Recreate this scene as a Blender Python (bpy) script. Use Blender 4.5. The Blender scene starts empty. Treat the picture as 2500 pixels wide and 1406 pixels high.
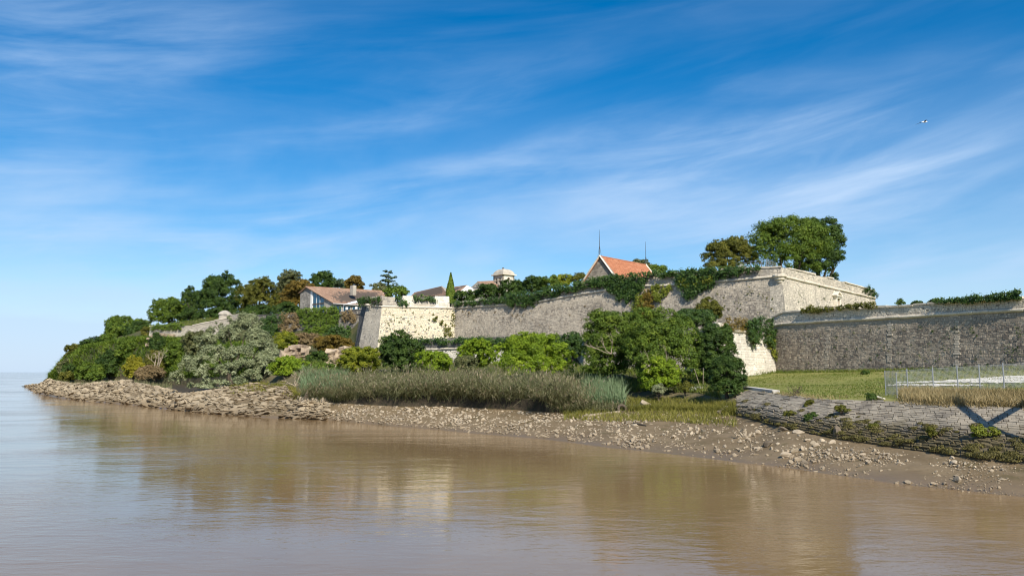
import bpy, bmesh, math
import numpy as np
from mathutils import Vector

# ------------------------------------------------------------------ camera
scene = bpy.context.scene
COL = scene.collection
F, HCAM = 1889.0, 6.0                       # focal length in photo pixels, eye height above the river
PITCH = math.atan(205.0 / F)
CP, SP = math.cos(PITCH), math.sin(PITCH)
cam_d = bpy.data.cameras.new("camera")
cam = bpy.data.objects.new("camera", cam_d); COL.objects.link(cam)
cam.location = (0, 0, HCAM); cam.rotation_euler = (math.pi / 2 + PITCH, 0, 0)
cam_d.sensor_width = 36.0; cam_d.lens = F / 2500.0 * 36.0
cam_d.clip_start = 0.5; cam_d.clip_end = 60000
scene.camera = cam

# ------------------------------------------------------------------ sky
SUN_AZ = math.atan2(0.30, -0.954); SUN_EL = math.radians(40)
world = bpy.data.worlds.new("World"); scene.world = world; world.use_nodes = True
wn, wl = world.node_tree.nodes, world.node_tree.links
wn.clear()
SKX, SKY = 3.1, 7.7
w_out = wn.new("ShaderNodeOutputWorld"); w_bg = wn.new("ShaderNodeBackground")
w_bg.inputs["Strength"].default_value = 0.115
sky = wn.new("ShaderNodeTexSky"); sky.sky_type = 'NISHITA'; sky.sun_disc = False
sky.sun_elevation = SUN_EL; sky.sun_rotation = SUN_AZ
sky.air_density = 1.0; sky.dust_density = 0.35; sky.ozone_density = 3.0; sky.altitude = 0
hs = wn.new("ShaderNodeHueSaturation"); hs.inputs["Saturation"].default_value = 1.5; hs.inputs["Value"].default_value = 0.9
wl.new(sky.outputs[0], hs.inputs["Color"])
tc = wn.new("ShaderNodeTexCoord")
sep = wn.new("ShaderNodeSeparateXYZ"); wl.new(tc.outputs["Generated"], sep.inputs[0])
def wmath(op, a, b=None, c=None, clamp=False):
    n = wn.new("ShaderNodeMath"); n.operation = op; n.use_clamp = clamp
    for i, q in enumerate((a, b, c)):
        if q is None: continue
        if isinstance(q, (int, float)): n.inputs[i].default_value = q
        else: wl.new(q, n.inputs[i])
    return n.outputs[0]
az_ = wmath('ARCTAN2', sep.outputs[0], sep.outputs[1]); el_ = wmath('ARCSINE', sep.outputs[2])
comb = wn.new("ShaderNodeCombineXYZ"); wl.new(az_, comb.inputs[0]); wl.new(el_, comb.inputs[1])   # bearing and height in the sky
def wnoise(rot, scl, off, scale, detail, rough, dist=0.0):
    m0 = wn.new("ShaderNodeMapping"); m0.inputs["Rotation"].default_value = (0, 0, rot); wl.new(comb.outputs[0], m0.inputs[0])
    m = wn.new("ShaderNodeMapping"); m.inputs["Scale"].default_value = scl; m.inputs["Location"].default_value = off
    wl.new(m0.outputs[0], m.inputs[0])
    n = wn.new("ShaderNodeTexNoise"); n.inputs["Scale"].default_value = scale
    n.inputs["Detail"].default_value = detail; n.inputs["Roughness"].default_value = rough
    n.inputs["Distortion"].default_value = dist
    wl.new(m.outputs[0], n.inputs["Vector"]); return n.outputs[0]
def wramp(src, lo, hi, a=0., b=1.):
    n = wn.new("ShaderNodeMapRange"); n.interpolation_type = 'SMOOTHSTEP'
    for q, x in enumerate((lo, hi, a, b)): n.inputs[q + 1].default_value = x
    wl.new(src, n.inputs[0]); return n.outputs[0]
RC = math.radians(-7)
big = wramp(wnoise(RC, (1.0, 3.2, 1), (SKX, SKY, 0), 1.5, 3, 0.5, 0.4), 0.36, 0.66)              # where the thin cloud lies
streak = wramp(wnoise(RC, (1.0, 6.5, 1), (1.3, 2.2, 0), 2.3, 7, 0.55, 0.5), 0.33, 0.80)        # long soft bands
fine = wramp(wnoise(math.radians(-13), (1.5, 7.0, 1), (9.0, 4.0, 0), 5.0, 6, 0.6, 0.7), 0.35, 0.85)   # combed wisps
cl = wmath('ADD', wmath('MULTIPLY', wmath('MULTIPLY', big, streak), 0.60), wmath('MULTIPLY', wmath('MULTIPLY', big, fine), 0.22))
cl = wmath('ADD', cl, wmath('MULTIPLY', streak, 0.13))
cl = wmath('MULTIPLY', cl, wramp(el_, 0.10, 0.55, 1.0, 0.62))
veil = wramp(wnoise(math.radians(-9), (1.0, 2.6, 1), (2.2, 5.1, 0), 1.3, 6, 0.55, 0.6), 0.36, 0.72)
cl = wmath('ADD', cl, wmath('MULTIPLY', wmath('MULTIPLY', veil, wramp(el_, 0.10, 0.40, 1.0, 0.0)), 0.58))
low = wramp(el_, -0.03, 0.24, 1.0, 0.0)
cl = wmath('ADD', cl, wmath('MULTIPLY', wmath('MULTIPLY', low, low), 0.80), clamp=True)
cl = wmath('MINIMUM', cl, 0.86)
mixc = wn.new("ShaderNodeMix"); mixc.data_type = 'RGBA'
wl.new(cl, mixc.inputs[0]); wl.new(hs.outputs[0], mixc.inputs[6])
mixc.inputs[7].default_value = (3.9, 5.15, 6.9, 1)
wl.new(mixc.outputs[2], w_bg.inputs["Color"]); wl.new(w_bg.outputs[0], w_out.inputs["Surface"])

# ------------------------------------------------------------------ sun, exposure
sun_d = bpy.data.lights.new("sun", 'SUN'); sun_d.energy = 5.0; sun_d.angle = math.radians(0.5)
sun_d.color = (1.0, 0.93, 0.82)
sun = bpy.data.objects.new("sun", sun_d); COL.objects.link(sun)
sv = Vector((math.sin(SUN_AZ) * math.cos(SUN_EL), math.cos(SUN_AZ) * math.cos(SUN_EL), math.sin(SUN_EL)))
sun.rotation_euler = sv.to_track_quat('Z', 'Y').to_euler(); sun.location = (30, -60, 60)
scene.view_settings.view_transform = 'Standard'; scene.view_settings.look = 'None'
scene.view_settings.exposure = 0.35; scene.view_settings.gamma = 1.0
scene.view_settings.use_curve_mapping = False
scene.cycles.filter_width = 1.1; scene.cycles.max_bounces = 6; scene.cycles.diffuse_bounces = 3; scene.cycles.glossy_bounces = 3
scene.cycles.transmission_bounces = 4; scene.cycles.transparent_max_bounces = 6
scene.cycles.caustics_reflective = False; scene.cycles.caustics_refractive = False

# ------------------------------------------------------------------ helpers
def tanel(v):
    y = (703.0 - v) / F
    return (SP + y * CP) / (CP - y * SP)
def P(u, v, d):                              # pixel + distance -> point
    y = (703.0 - v) / F; w = CP - y * SP
    return np.array(((u - 1250.0) / F / w * d, d, HCAM + tanel(v) * d))
def KU(u): return (u - 1250.0) / F / 1.0059  # plan direction of a column at eye level
def ray(u, v):
    y = (703.0 - v) / F
    return np.array(((u - 1250.0) / F, CP - y * SP, SP + y * CP))
def on_plane(u, v, A, B):                    # pixel ray meets the upright plane over the plan line A-B
    r = ray(u, v); n = np.array((B[1] - A[1], -(B[0] - A[0])))
    t = (n[0] * A[0] + n[1] * A[1]) / (n[0] * r[0] + n[1] * r[1])
    return np.array((r[0] * t, r[1] * t, HCAM + r[2] * t))
def unit(v):
    v = np.asarray(v, float); return v / np.maximum(np.linalg.norm(v, axis=-1, keepdims=True), 1e-9)

def new_mesh(name, V, faces, mat=None, smooth=False, attrs=None):
    """V (n,3); faces: (m,k) int array or list of such arrays / of tuples"""
    me = bpy.data.meshes.new(name)
    V = np.asarray(V, dtype=np.float32).reshape(-1, 3)
    if isinstance(faces, np.ndarray): arrs = [faces]
    elif len(faces) and isinstance(faces[0], np.ndarray): arrs = list(faces)
    else:
        by = {}
        for f in faces: by.setdefault(len(f), []).append(f)
        arrs = [np.array(x, dtype=np.int32) for x in by.values()]
    loops = np.concatenate([a.reshape(-1) for a in arrs]).astype(np.int32)
    tot = np.concatenate([np.full(len(a), a.shape[1], np.int32) for a in arrs])
    start = np.concatenate(([0], np.cumsum(tot)[:-1])).astype(np.int32)
    me.vertices.add(len(V)); me.vertices.foreach_set("co", V.reshape(-1))
    me.loops.add(len(loops)); me.loops.foreach_set("vertex_index", loops)
    me.polygons.add(len(tot)); me.polygons.foreach_set("loop_start", start)
    me.polygons.foreach_set("use_smooth", np.full(len(tot), bool(smooth)))
    if attrs:
        for k, (dom, data) in attrs.items():
            a = me.attributes.new(k, 'FLOAT', dom); a.data.foreach_set("value", np.asarray(data, np.float32))
    me.update(calc_edges=True)
    if mat is not None: me.materials.append(mat)
    return me
def obj(name, V, faces, mat, parent=None, smooth=False, attrs=None, loc=None):
    base = PLOC[parent.name] if parent is not None else np.zeros(3)
    lo = base if loc is None else np.asarray(loc, float)      # world place of the object's origin
    me = new_mesh(name, np.asarray(V, float).reshape(-1, 3) - lo, faces, mat, smooth, attrs)
    o = bpy.data.objects.new(name, me); COL.objects.link(o)
    o.location = lo - base; PLOC[o.name] = lo
    if parent is not None: o.parent = parent
    return o
PLOC = {}
def thing(name, label, cat, loc=(0, 0, 0), group=None):
    o = bpy.data.objects.new(name, None); COL.objects.link(o); o.location = loc
    o.empty_display_size = 0.5
    PLOC[o.name] = np.array(loc, float)
    return tag(o, label, cat, group)
def tag(o, label=None, cat=None, group=None, kind=None):
    if label: o["label"] = label
    if cat: o["category"] = cat
    if group: o["group"] = group
    if kind: o["kind"] = kind
    return o

class MB:
    def __init__(s): s.V = []; s.F = []; s.n = 0
    def add(s, V, F):
        V = np.asarray(V, float).reshape(-1, 3); s.V.append(V)
        s.F += [tuple(int(i) + s.n for i in f) for f in F]; s.n += len(V); return s
    def box(s, c, size, ax=None):            # centre, full sizes, optional 3 axes rows
        c = np.asarray(c, float); h = np.asarray(size, float) / 2
        A = np.eye(3) if ax is None else np.asarray(ax, float)
        pts = [c + A[0] * h[0] * i + A[1] * h[1] * j + A[2] * h[2] * k for k in (-1, 1) for j in (-1, 1) for i in (-1, 1)]
        return s.add(pts, [(0, 2, 3, 1), (4, 5, 7, 6), (0, 1, 5, 4), (2, 6, 7, 3), (0, 4, 6, 2), (1, 3, 7, 5)])
    def hexa(s, b, t):                       # 4 bottom pts, 4 top pts (same winding)
        return s.add(list(b) + list(t), [(3, 2, 1, 0), (4, 5, 6, 7), (0, 1, 5, 4), (1, 2, 6, 5), (2, 3, 7, 6), (3, 0, 4, 7)])
    def tube(s, pts, rad, k=6):
        pts = np.asarray(pts, float); n = len(pts)
        rad = np.broadcast_to(rad, (n,)).astype(float); V = []
        for i in range(n):
            t = unit(pts[min(i + 1, n - 1)] - pts[max(i - 1, 0)])
            a = np.array((0, 0, 1.0)) if abs(t[2]) < .9 else np.array((1.0, 0, 0))
            x = unit(np.cross(a, t)); y = np.cross(t, x)
            for j in range(k):
                an = 2 * math.pi * j / k; V.append(pts[i] + rad[i] * (x * math.cos(an) + y * math.sin(an)))
        Fc = [(i * k + j, i * k + (j + 1) % k, (i + 1) * k + (j + 1) % k, (i + 1) * k + j) for i in range(n - 1) for j in range(k)]
        Fc += [tuple(range(k))[::-1], tuple((n - 1) * k + j for j in range(k))]
        return s.add(V, Fc)
    def build(s, name, mat, parent=None, smooth=False, loc=None):
        return obj(name, np.concatenate(s.V), s.F, mat, parent, smooth, None, loc)

# ------------------------------------------------------------------ materials
MATS = {}
def mat_nodes(name):
    m = bpy.data.materials.new(name); m.use_nodes = True; MATS[name] = m
    nt = m.node_tree; b = nt.nodes["Principled BSDF"]
    return m, nt, b, nt.nodes["Material Output"]
class NT:
    def __init__(s, nt): s.nt = nt
    def new(s, t): return s.nt.nodes.new(t)
    def link(s, a, b): s.nt.links.new(a, b)
    def val(s, inp, q):
        if isinstance(q, (int, float)): inp.default_value = q
        elif isinstance(q, (tuple, list)): inp.default_value = (*q, 1) if len(q) == 3 and len(inp.default_value) == 4 else q
        else: s.link(q, inp)
    def math(s, op, a, b=None, clamp=False):
        n = s.new("ShaderNodeMath"); n.operation = op; n.use_clamp = clamp; s.val(n.inputs[0], a)
        if b is not None: s.val(n.inputs[1], b)
        return n.outputs[0]
    def noise(s, vec, scale, detail=3, rough=.55, dist=0, scl=None, loc=None, rot=None):
        if scl is not None or loc is not None or rot is not None:
            m = s.new("ShaderNodeMapping")
            if scl is not None: m.inputs["Scale"].default_value = scl
            if loc is not None: m.inputs["Location"].default_value = loc
            if rot is not None: m.inputs["Rotation"].default_value = rot
            s.link(vec, m.inputs[0]); vec = m.outputs[0]
        n = s.new("ShaderNodeTexNoise"); s.link(vec, n.inputs["Vector"])
        n.inputs["Scale"].default_value = scale; n.inputs["Detail"].default_value = detail
        n.inputs["Roughness"].default_value = rough; n.inputs["Distortion"].default_value = dist
        return n.outputs[0]
    def ramp(s, src, lo, hi, a=0., b=1.):
        n = s.new("ShaderNodeMapRange"); n.interpolation_type = 'SMOOTHSTEP'
        for i, q in enumerate((lo, hi, a, b)): n.inputs[i + 1].default_value = q
        s.link(src, n.inputs[0]); return n.outputs[0]
    def mix(s, f, a, b, mode='MIX'):
        n = s.new("ShaderNodeMix"); n.data_type = 'RGBA'; n.blend_type = mode
        s.val(n.inputs[0], f); s.val(n.inputs[6], a); s.val(n.inputs[7], b); return n.outputs[2]
    def pos(s): return s.new("ShaderNodeNewGeometry").outputs["Position"]
    def island(s): return s.new("ShaderNodeNewGeometry").outputs["Random Per Island"]
    def bump(s, h, strength, dist):
        n = s.new("ShaderNodeBump"); n.inputs["Strength"].default_value = strength; n.inputs["Distance"].default_value = dist
        s.link(h, n.inputs["Height"]); return n.outputs[0]
    def attr(s, name):
        n = s.new("ShaderNodeAttribute"); n.attribute_name = name; return n.outputs["Fac"]
    def sepz(s, v):
        n = s.new("ShaderNodeSeparateXYZ"); s.link(v, n.inputs[0]); return n.outputs

def stone_mat(name, light, dark, patina=0.5, zc=None, rough=.92, moss=None, spread=.18, streak=.5, seed=0.0, isl=.42, tide=None):
    """limestone: each stone a little different, grey lichen in patches, rain streaks"""
    m, nt, b, out = mat_nodes(name); n = NT(nt); p = n.pos(); r = n.island()
    big = n.noise(p, .22, 4, .6, .4, loc=(seed, 0, 0)); mid = n.noise(p, 1.1, 5, .65, loc=(0, seed, 0))
    fine = n.noise(p, 4.5, 4, .7)
    st = n.noise(p, 1.0, 4, .6, scl=(1.1, 1.1, .12), loc=(seed, seed, 0))
    f = n.math('ADD', n.math('MULTIPLY', big, .75), n.math('MULTIPLY', mid, .6))
    f = n.math('ADD', f, n.math('MULTIPLY', st, streak * .5))
    f = n.math('ADD', f, n.math('MULTIPLY', n.math('SUBTRACT', r, .5), isl))
    c0 = .5 * (.75 + .6 + streak * .5) + (.5 - patina) * .75
    f = n.ramp(f, c0 - .28, c0 + .28)
    if zc is not None:                        # rain-washed band below the string course, lichen lower down
        z = n.sepz(p)[2]
        wz = n.ramp(n.math('ADD', z, n.math('MULTIPLY', mid, 1.2)), zc - 1.9, zc + .1, 1., .25)
        f = n.math('MULTIPLY', f, wz)
    f = n.math('MULTIPLY', f, n.ramp(r, .80, .92, 1., .35))      # some stones stay pale
    dk = n.mix(mid, [x * .8 for x in dark], [x * 1.35 for x in dark])
    lt = n.mix(r, [x * (1 - spread) for x in light], [min(.9, x * (1 + spread)) for x in light])
    c = n.mix(f, lt, dk)
    c = n.mix(n.ramp(fine, .52, .78, 0, .45), c, [x * .42 for x in dark])
    if moss is not None:
        c = n.mix(n.ramp(n.noise(p, .8, 4, .6, loc=(4, seed, 2)), .56, .72, 0, moss[3]), c, moss[:3])
    if tide is not None:                      # brown silt and algae below the tide mark
        w = n.ramp(n.math('ADD', n.sepz(p)[2], n.math('MULTIPLY', n.math('SUBTRACT', mid, .5), .8)), tide[0], tide[1], tide[3], 0)
        c = n.mix(w, c, tide[2])
    n.link(c, b.inputs["Base Color"]); b.inputs["Roughness"].default_value = rough
    b.inputs["Specular IOR Level"].default_value = .2
    h = n.math('ADD', n.math('MULTIPLY', mid, .6), n.math('MULTIPLY', fine, .5))
    n.link(n.bump(h, .8, .06), b.inputs["Normal"])
    return m
def plain_mat(name, col, rough=.7, spec=.3, metal=0., var=.12, scale=3., bump=0.):
    m, nt, b, out = mat_nodes(name); n = NT(nt); p = n.pos()
    f = n.noise(p, scale, 4, .6)
    c = n.mix(n.ramp(f, .3, .7), [x * (1 - var) for x in col], [min(1, x * (1 + var)) for x in col])
    n.link(c, b.inputs["Base Color"]); b.inputs["Roughness"].default_value = rough
    b.inputs["Specular IOR Level"].default_value = spec; b.inputs["Metallic"].default_value = metal
    if bump: n.link(n.bump(f, .6, bump), b.inputs["Normal"])
    return m
def leaf_mat(name, c0, c1, c2, trans=.28, rough=.55):
    m, nt, b, out = mat_nodes(name); n = NT(nt)
    t = n.attr("tint")
    c = n.mix(n.ramp(t, 0., .5), c0, c1); c = n.mix(n.ramp(t, .5, 1.), c, c2)
    n.link(c, b.inputs["Base Color"]); b.inputs["Roughness"].default_value = rough
    b.inputs["Specular IOR Level"].default_value = .25
    tr = n.new("ShaderNodeBsdfTranslucent"); n.link(n.mix(1., c, (1.0, 1.05, .6), 'MULTIPLY'), tr.inputs["Color"])
    ms = n.new("ShaderNodeMixShader"); ms.inputs[0].default_value = trans
    n.link(b.outputs[0], ms.inputs[1]); n.link(tr.outputs[0], ms.inputs[2]); n.link(ms.outputs[0], out.inputs["Surface"])
    return m
# ================================================================== the lie of the land
# fort corners in plan (from the string-course pixels and their distances)
A_ = P(1111, 752, 163)[:2]; E_ = P(1908, 676, 116)[:2]                 # long curtain, left to right
K0 = P(932, 748, 159)[:2]; K1 = P(895, 746, 163)[:2]; K2 = P(884, 745, 180)[:2]
RB = P(2136, 728, 147)[:2]                                             # far end of the right-hand bastion face
S_ = P(1748, 804, 95)[:2]; R0 = P(1883, 795, 108)[:2]; R1 = P(2500, 755.5, 79)[:2]
R2 = R1 + (R1 - R0) * 1.0                                              # the low curtain runs on out of the picture
LW0 = P(612, 770, 194)[:2]; LW1 = P(884, 752, 182)[:2]                 # wall left of the bastion
S2 = A_ + (E_ - A_) * .79
def plan_u(u, A, B):
    k = KU(u); A = np.asarray(A); B = np.asarray(B); e = B - A
    t = (k * A[1] - A[0]) / (e[0] - k * e[1]); return (A + e * t)[1]
def zz(v, d): return HCAM + tanel(v) * d
# lines across the land, each (column, distance, height)
L1 = [(40, 330, -.3), (70, 300, -.1)] + [(u, HCAM / -tanel(v), 0) for u, v in
      ((90, 960), (150, 971), (220, 980), (300, 986), (400, 997), (492, 1008), (620, 1017.5), (780, 1024), (940, 1038), (1068, 1048), (1160, 1058),
       (1320, 1071), (1480, 1092), (1640, 1109), (1800, 1129), (1860, 1134), (2020, 1158), (2180, 1181), (2340, 1200), (2500, 1214), (2800, 1240))]
L2 = [(40, 340, -.8), (70, 312, .2), (95, 250, zz(940, 250)), (118, 214, zz(927, 214)), (187, 190, zz(941, 190)), (306, 166, zz(931, 166)), (408, 141, zz(950, 141)), (448, 126, zz(967, 126)),
      (540, 124, zz(950, 124)), (619, 126, zz(936, 126)), (700, 119, zz(944, 119)), (738, 104, zz(979, 104)), (844, 101, zz(985, 101)), (972, 95, zz(992, 95)),
      (1100, 92, zz(992, 92)), (1352, 83, zz(1006, 83)), (1640, 80, zz(1002, 80)), (1740, 74, zz(1008, 74)), (1790, 71, zz(1014, 71)), (1898, 60, zz(1043, 60)), (2033, 54, zz(1072, 54)),
      (2180, 50, zz(1094, 50)), (2340, 45, zz(1117, 45)), (2500, 42, zz(1136, 42)), (2800, 37, .85)]
L25 = [(40, 341, -.8), (95, 252, zz(940, 250) + .1), (700, 120.5, zz(944, 119) + .2), (738, 105, zz(979, 104) + .5), (844, 101.7, zz(985, 101) + .9), (972, 95.6, zz(992, 95) + 1.3),
       (1100, 92.6, zz(992, 92) + 1.3), (1340, 83.6, zz(1006, 83) + 1.2), (1400, 83.5, zz(1006, 83) + .3), (1640, 81, zz(1002, 80) + .1), (1770, 73.2, zz(1011, 72) + .3), (1790, 71.6, zz(1014, 71) + .4),
       (1898, 60.5, zz(1043, 60) + .45), (2033, 54.5, zz(1072, 54) + .45), (2180, 50.5, zz(1094, 50) + .45), (2340, 45.6, zz(1117, 45) + .5), (2500, 42.6, zz(1136, 42) + .5), (2800, 37.5, 1.3)]
L3 = [(40, 350, -.8), (95, 258, 1.6), (118, 222, 4.2), (187, 203, 5.2), (306, 180, 7.0), (450, 148, 6.0), (619, 142, 7.0), (700, 132, 6.2), (780, 118, 5.0), (900, 113, 4.6),
      (1200, 106, 4.2), (1500, 94, 3.8), (1700, 85, 3.9), (1774, 76, zz(976, 76)), (1822, 76, zz(952, 76)), (1924, 66, zz(966, 66)), (2020, 60, zz(976, 60)), (2148, 56, zz(979, 56)),
      (2308, 51, zz(989, 51)), (2500, 47.5, zz(998, 47.5)), (2800, 43, 3.6)]
L4 = [(40, 360, -1.), (95, 275, .6), (118, 246, 4.2), (150, 240, 8.5), (200, 232, 13.0), (306, 214, 14.5), (450, 186, 12.5), (560, 178, 11.5), (619, 176, 11.0), (750, 168, 10.5), (860, 158, 9.0), (932, 152, 8.5), (1111, 150, 8.5),
      (1300, 138, 7.8), (1415, 120, 7.0), (1550, 112, 6.3), (1690, 104, 5.6), (1748, 95.5, 5.0)] + \
     [(u, plan_u(u, S_, R0) - .2, 5.0 + (u - 1748) / 135.) for u in (1780, 1830, 1875)] + \
     [(u, plan_u(u, R0, R1) - .2, z) for u, z in ((1890, 6.0), (2142, 6.15), (2350, 6.3), (2500, 6.4), (2800, 6.4), (3200, 6.4), (3800, 6.4))]
L5 = [(40, 380, -1.), (95, 300, -.5), (118, 268, 3.5), (150, 262, 10.0), (200, 252, 15.2), (260, 246, 17.6), (365, 232, 19.5), (500, 216, 21.0), (620, 197, 19.2), (750, 189, 19.0), (880, 184, 19.0), (932, 164, 18.6),
      (1111, 168, 18.6)] + [(u, plan_u(u, A_, E_) + 5, 18.8) for u in (1200, 1400, 1600)] + [(u, plan_u(u, A_, E_) + 2.5, z) for u, z in ((1720, 18.8), (1820, 12.), (1880, 11.))] + \
     [(u, plan_u(u, R0, R1) + 1.5, 12.3) for u in (1900, 2142, 2350, 2500, 2800, 3200, 3800)]
L45 = [(40, 370, -1.), (95, 288, .0), (118, 258, 4.2), (150, 252, 10.5), (200, 243, 13.5), (306, 224, 15.5), (366, 206, 15.0), (450, 201, 14.6), (560, 196, 14.0), (619, 190, 12.5), (750, 184, 12.0), (862, 178, 11.0), (880, 162, 9.3), (932, 157, 9.0),
      (1111, 160, 11.6)] + [(u, plan_u(u, A_, E_) - 1.6, z) for u, z in ((1200, 11.6), (1380, 11.4), (1440, 9.5), (1600, 8.5), (1700, 8.), (1748, 8.))] + \
     [(u, plan_u(u, A_, E_) - 1.6, 9.5) for u in (1790, 1878)] + [(u, plan_u(u, R0, R1) + .5, 7.0) for u in (1890, 2142, 2350, 2500, 2800, 3200, 3800)]
L6 = [(40, 420, -1.), (95, 340, -1.), (118, 330, -.5), (150, 320, 10), (260, 310, 15), (400, 310, 18), (1800, 300, 19), (1880, 300, 12), (3800, 300, 12)]
UG = np.arange(40, 3801, 8.0)
def col_of(L):
    a = np.array(L, float); return np.interp(UG, a[:, 0], a[:, 1]), np.interp(UG, a[:, 0], a[:, 2])
L0d, L0z = col_of(L1); L0d = L0d * .86; L0z = L0z - 1.3
LN = [(L0d, L0z)] + [col_of(L) for L in (L1, L2, L25, L3, L4, L45, L5, L6)]
LD = np.array([q[0] for q in LN]); LZ = np.array([q[1] for q in LN])   # (9, ncol)
for i in range(1, 9): LD[i] = np.maximum(LD[i], LD[i - 1] + .3)
WOB = np.random.default_rng(5)
def wob(x, y, s):                            # cheap smooth unevenness
    return (np.sin(x * .9 * s + 1.3) * np.cos(y * .7 * s + .4) + np.sin(x * .37 * s - y * .53 * s) + .6 * np.sin(x * 2.3 * s + y * 1.9 * s)) / 2.6
def line_pt(i, u):                            # plan point and height of land line i at column u
    d = np.interp(u, UG, LD[i]); return np.array((KU(u) * d, d, np.interp(u, UG, LZ[i])))
def ground_z(x, y):
    x = np.atleast_1d(np.asarray(x, float)); y = np.atleast_1d(np.asarray(y, float))
    u = np.clip(1250 + x / y * F * 1.0059, UG[0], UG[-1]); fi = (u - UG[0]) / 8.0
    i0 = np.clip(fi.astype(int), 0, len(UG) - 2); w = fi - i0
    D = LD[:, i0] * (1 - w) + LD[:, i0 + 1] * w; Z = LZ[:, i0] * (1 - w) + LZ[:, i0 + 1] * w
    out = Z[-1].copy(); done = y >= D[-1]; out = np.where(y < D[0], Z[0], out)
    for k in range(8):
        m = (y >= D[k]) & (y < D[k + 1])
        t = (y - D[k]) / (D[k + 1] - D[k]); out = np.where(m, Z[k] + (Z[k + 1] - Z[k]) * t, out)
    return out
def gz(x, y): return float(ground_z(x, y)[0])
def strip(name, i, u0, u1, rows, mat, rough=0., rs=.5, ds=1):
    a, b = np.searchsorted(UG, u0), np.searchsorted(UG, u1)
    us = UG[a:b + 1]; nc = len(us); V = np.zeros((rows + 1, nc, 3))
    for r in range(rows + 1):
        t = r / rows; d = LD[i, a:b + 1] * (1 - t) + LD[i + 1, a:b + 1] * t
        z = LZ[i, a:b + 1] * (1 - t) + LZ[i + 1, a:b + 1] * t
        x = KU(us) * d
        if rough and 0 < r < rows: z = z + rough * wob(x, d, rs)
        V[r, :, 0], V[r, :, 1], V[r, :, 2] = x, d, z
    ii = np.arange(rows)[:, None] * nc + np.arange(nc - 1)[None]
    Fq = np.stack([ii, ii + 1, ii + nc + 1, ii + nc], -1).reshape(-1, 4)
    o = obj(name, V.reshape(-1, 3), Fq, mat, smooth=True); tag(o, kind="structure"); return o
def ground_mat(name, cols, scale=.5, rough=.95, bump=.08, fine=6., wet=None):
    m, nt, b, out = mat_nodes(name); n = NT(nt); p = n.pos()
    a = n.noise(p, scale, 5, .62, .3); f = n.noise(p, fine, 4, .65)
    c = n.mix(n.ramp(a, .35, .6), cols[0], cols[1]); c = n.mix(n.ramp(n.noise(p, scale * 2.3, 4, .6, loc=(7, 3, 1)), .5, .72), c, cols[2])
    c = n.mix(n.ramp(f, .45, .8, 0, .4), c, [x * .55 for x in cols[0]])
    r = rough
    if wet is not None:                       # tidal mud: darker and shiny where it stays wet
        z = n.sepz(p)[2]; w = n.ramp(n.math('ADD', z, n.math('MULTIPLY', n.math('SUBTRACT', a, .5), .9)), wet[0], wet[1], 1, 0)
        c = n.mix(w, c, wet[2]); n.link(n.math('SUBTRACT', rough, n.math('MULTIPLY', w, wet[3])), b.inputs["Roughness"])
    else: b.inputs["Roughness"].default_value = r
    b.inputs["Specular IOR Level"].default_value = .3
    n.link(c, b.inputs["Base Color"]); n.link(n.bump(n.math('ADD', a, f), .7, bump), b.inputs["Normal"])
    return m
M_mud = ground_mat("tidal_mud", [(.150, .106, .054), (.20, .147, .083), (.115, .088, .040)], .35, .8, .05, 3.5, wet=(.0, .55, (.165, .118, .068), .4))
M_soil = ground_mat("bank_soil", [(.10, .085, .04), (.16, .13, .07), (.07, .08, .025)], .5, .95, .15, 3.)
M_slope = ground_mat("scrub_soil", [(.055, .065, .022), (.09, .085, .035), (.045, .06, .018)], .25, .95, .3, 2.)
M_lawn = ground_mat("meadow_turf", [(.165, .175, .036), (.22, .215, .055), (.25, .205, .085)], .16, .95, .04, 5.)
M_bed = ground_mat("revetment_bed", [(.10, .08, .05), (.13, .105, .07), (.07, .06, .03)], .6, .95, .05, 6.)
strip("foreshore", 0, 40, 3800, 4, M_mud)
strip("mud_beach", 1, 40, 3800, 16, M_mud, .10, 1.1)
M_scarp = ground_mat("painted_shade_scarp", [(.045, .036, .022), (.065, .05, .03), (.035, .035, .015)], .8, .9, .2, 3.)  # near-black soil: shade below the overhanging reeds is painted into the colour
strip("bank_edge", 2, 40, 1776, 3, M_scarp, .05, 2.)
strip("river_bank", 3, 40, 1776, 10, M_soil, .22, .6)
strip("hillside", 4, 40, 1748, 14, M_slope, .5, .3)
strip("meadow", 4, 1748, 3800, 14, M_lawn, .07, .35)
strip("revetment_toe", 2, 1776, 3800, 3, M_bed)
REV = strip("revetment_slope", 3, 1776, 3800, 6, M_bed)
strip("wall_ledge", 5, 40, 3800, 6, M_slope)
strip("citadel_mound", 6, 40, 3800, 8, M_slope)
strip("citadel_plateau", 7, 40, 3800, 8, M_lawn, .15, .1)

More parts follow.
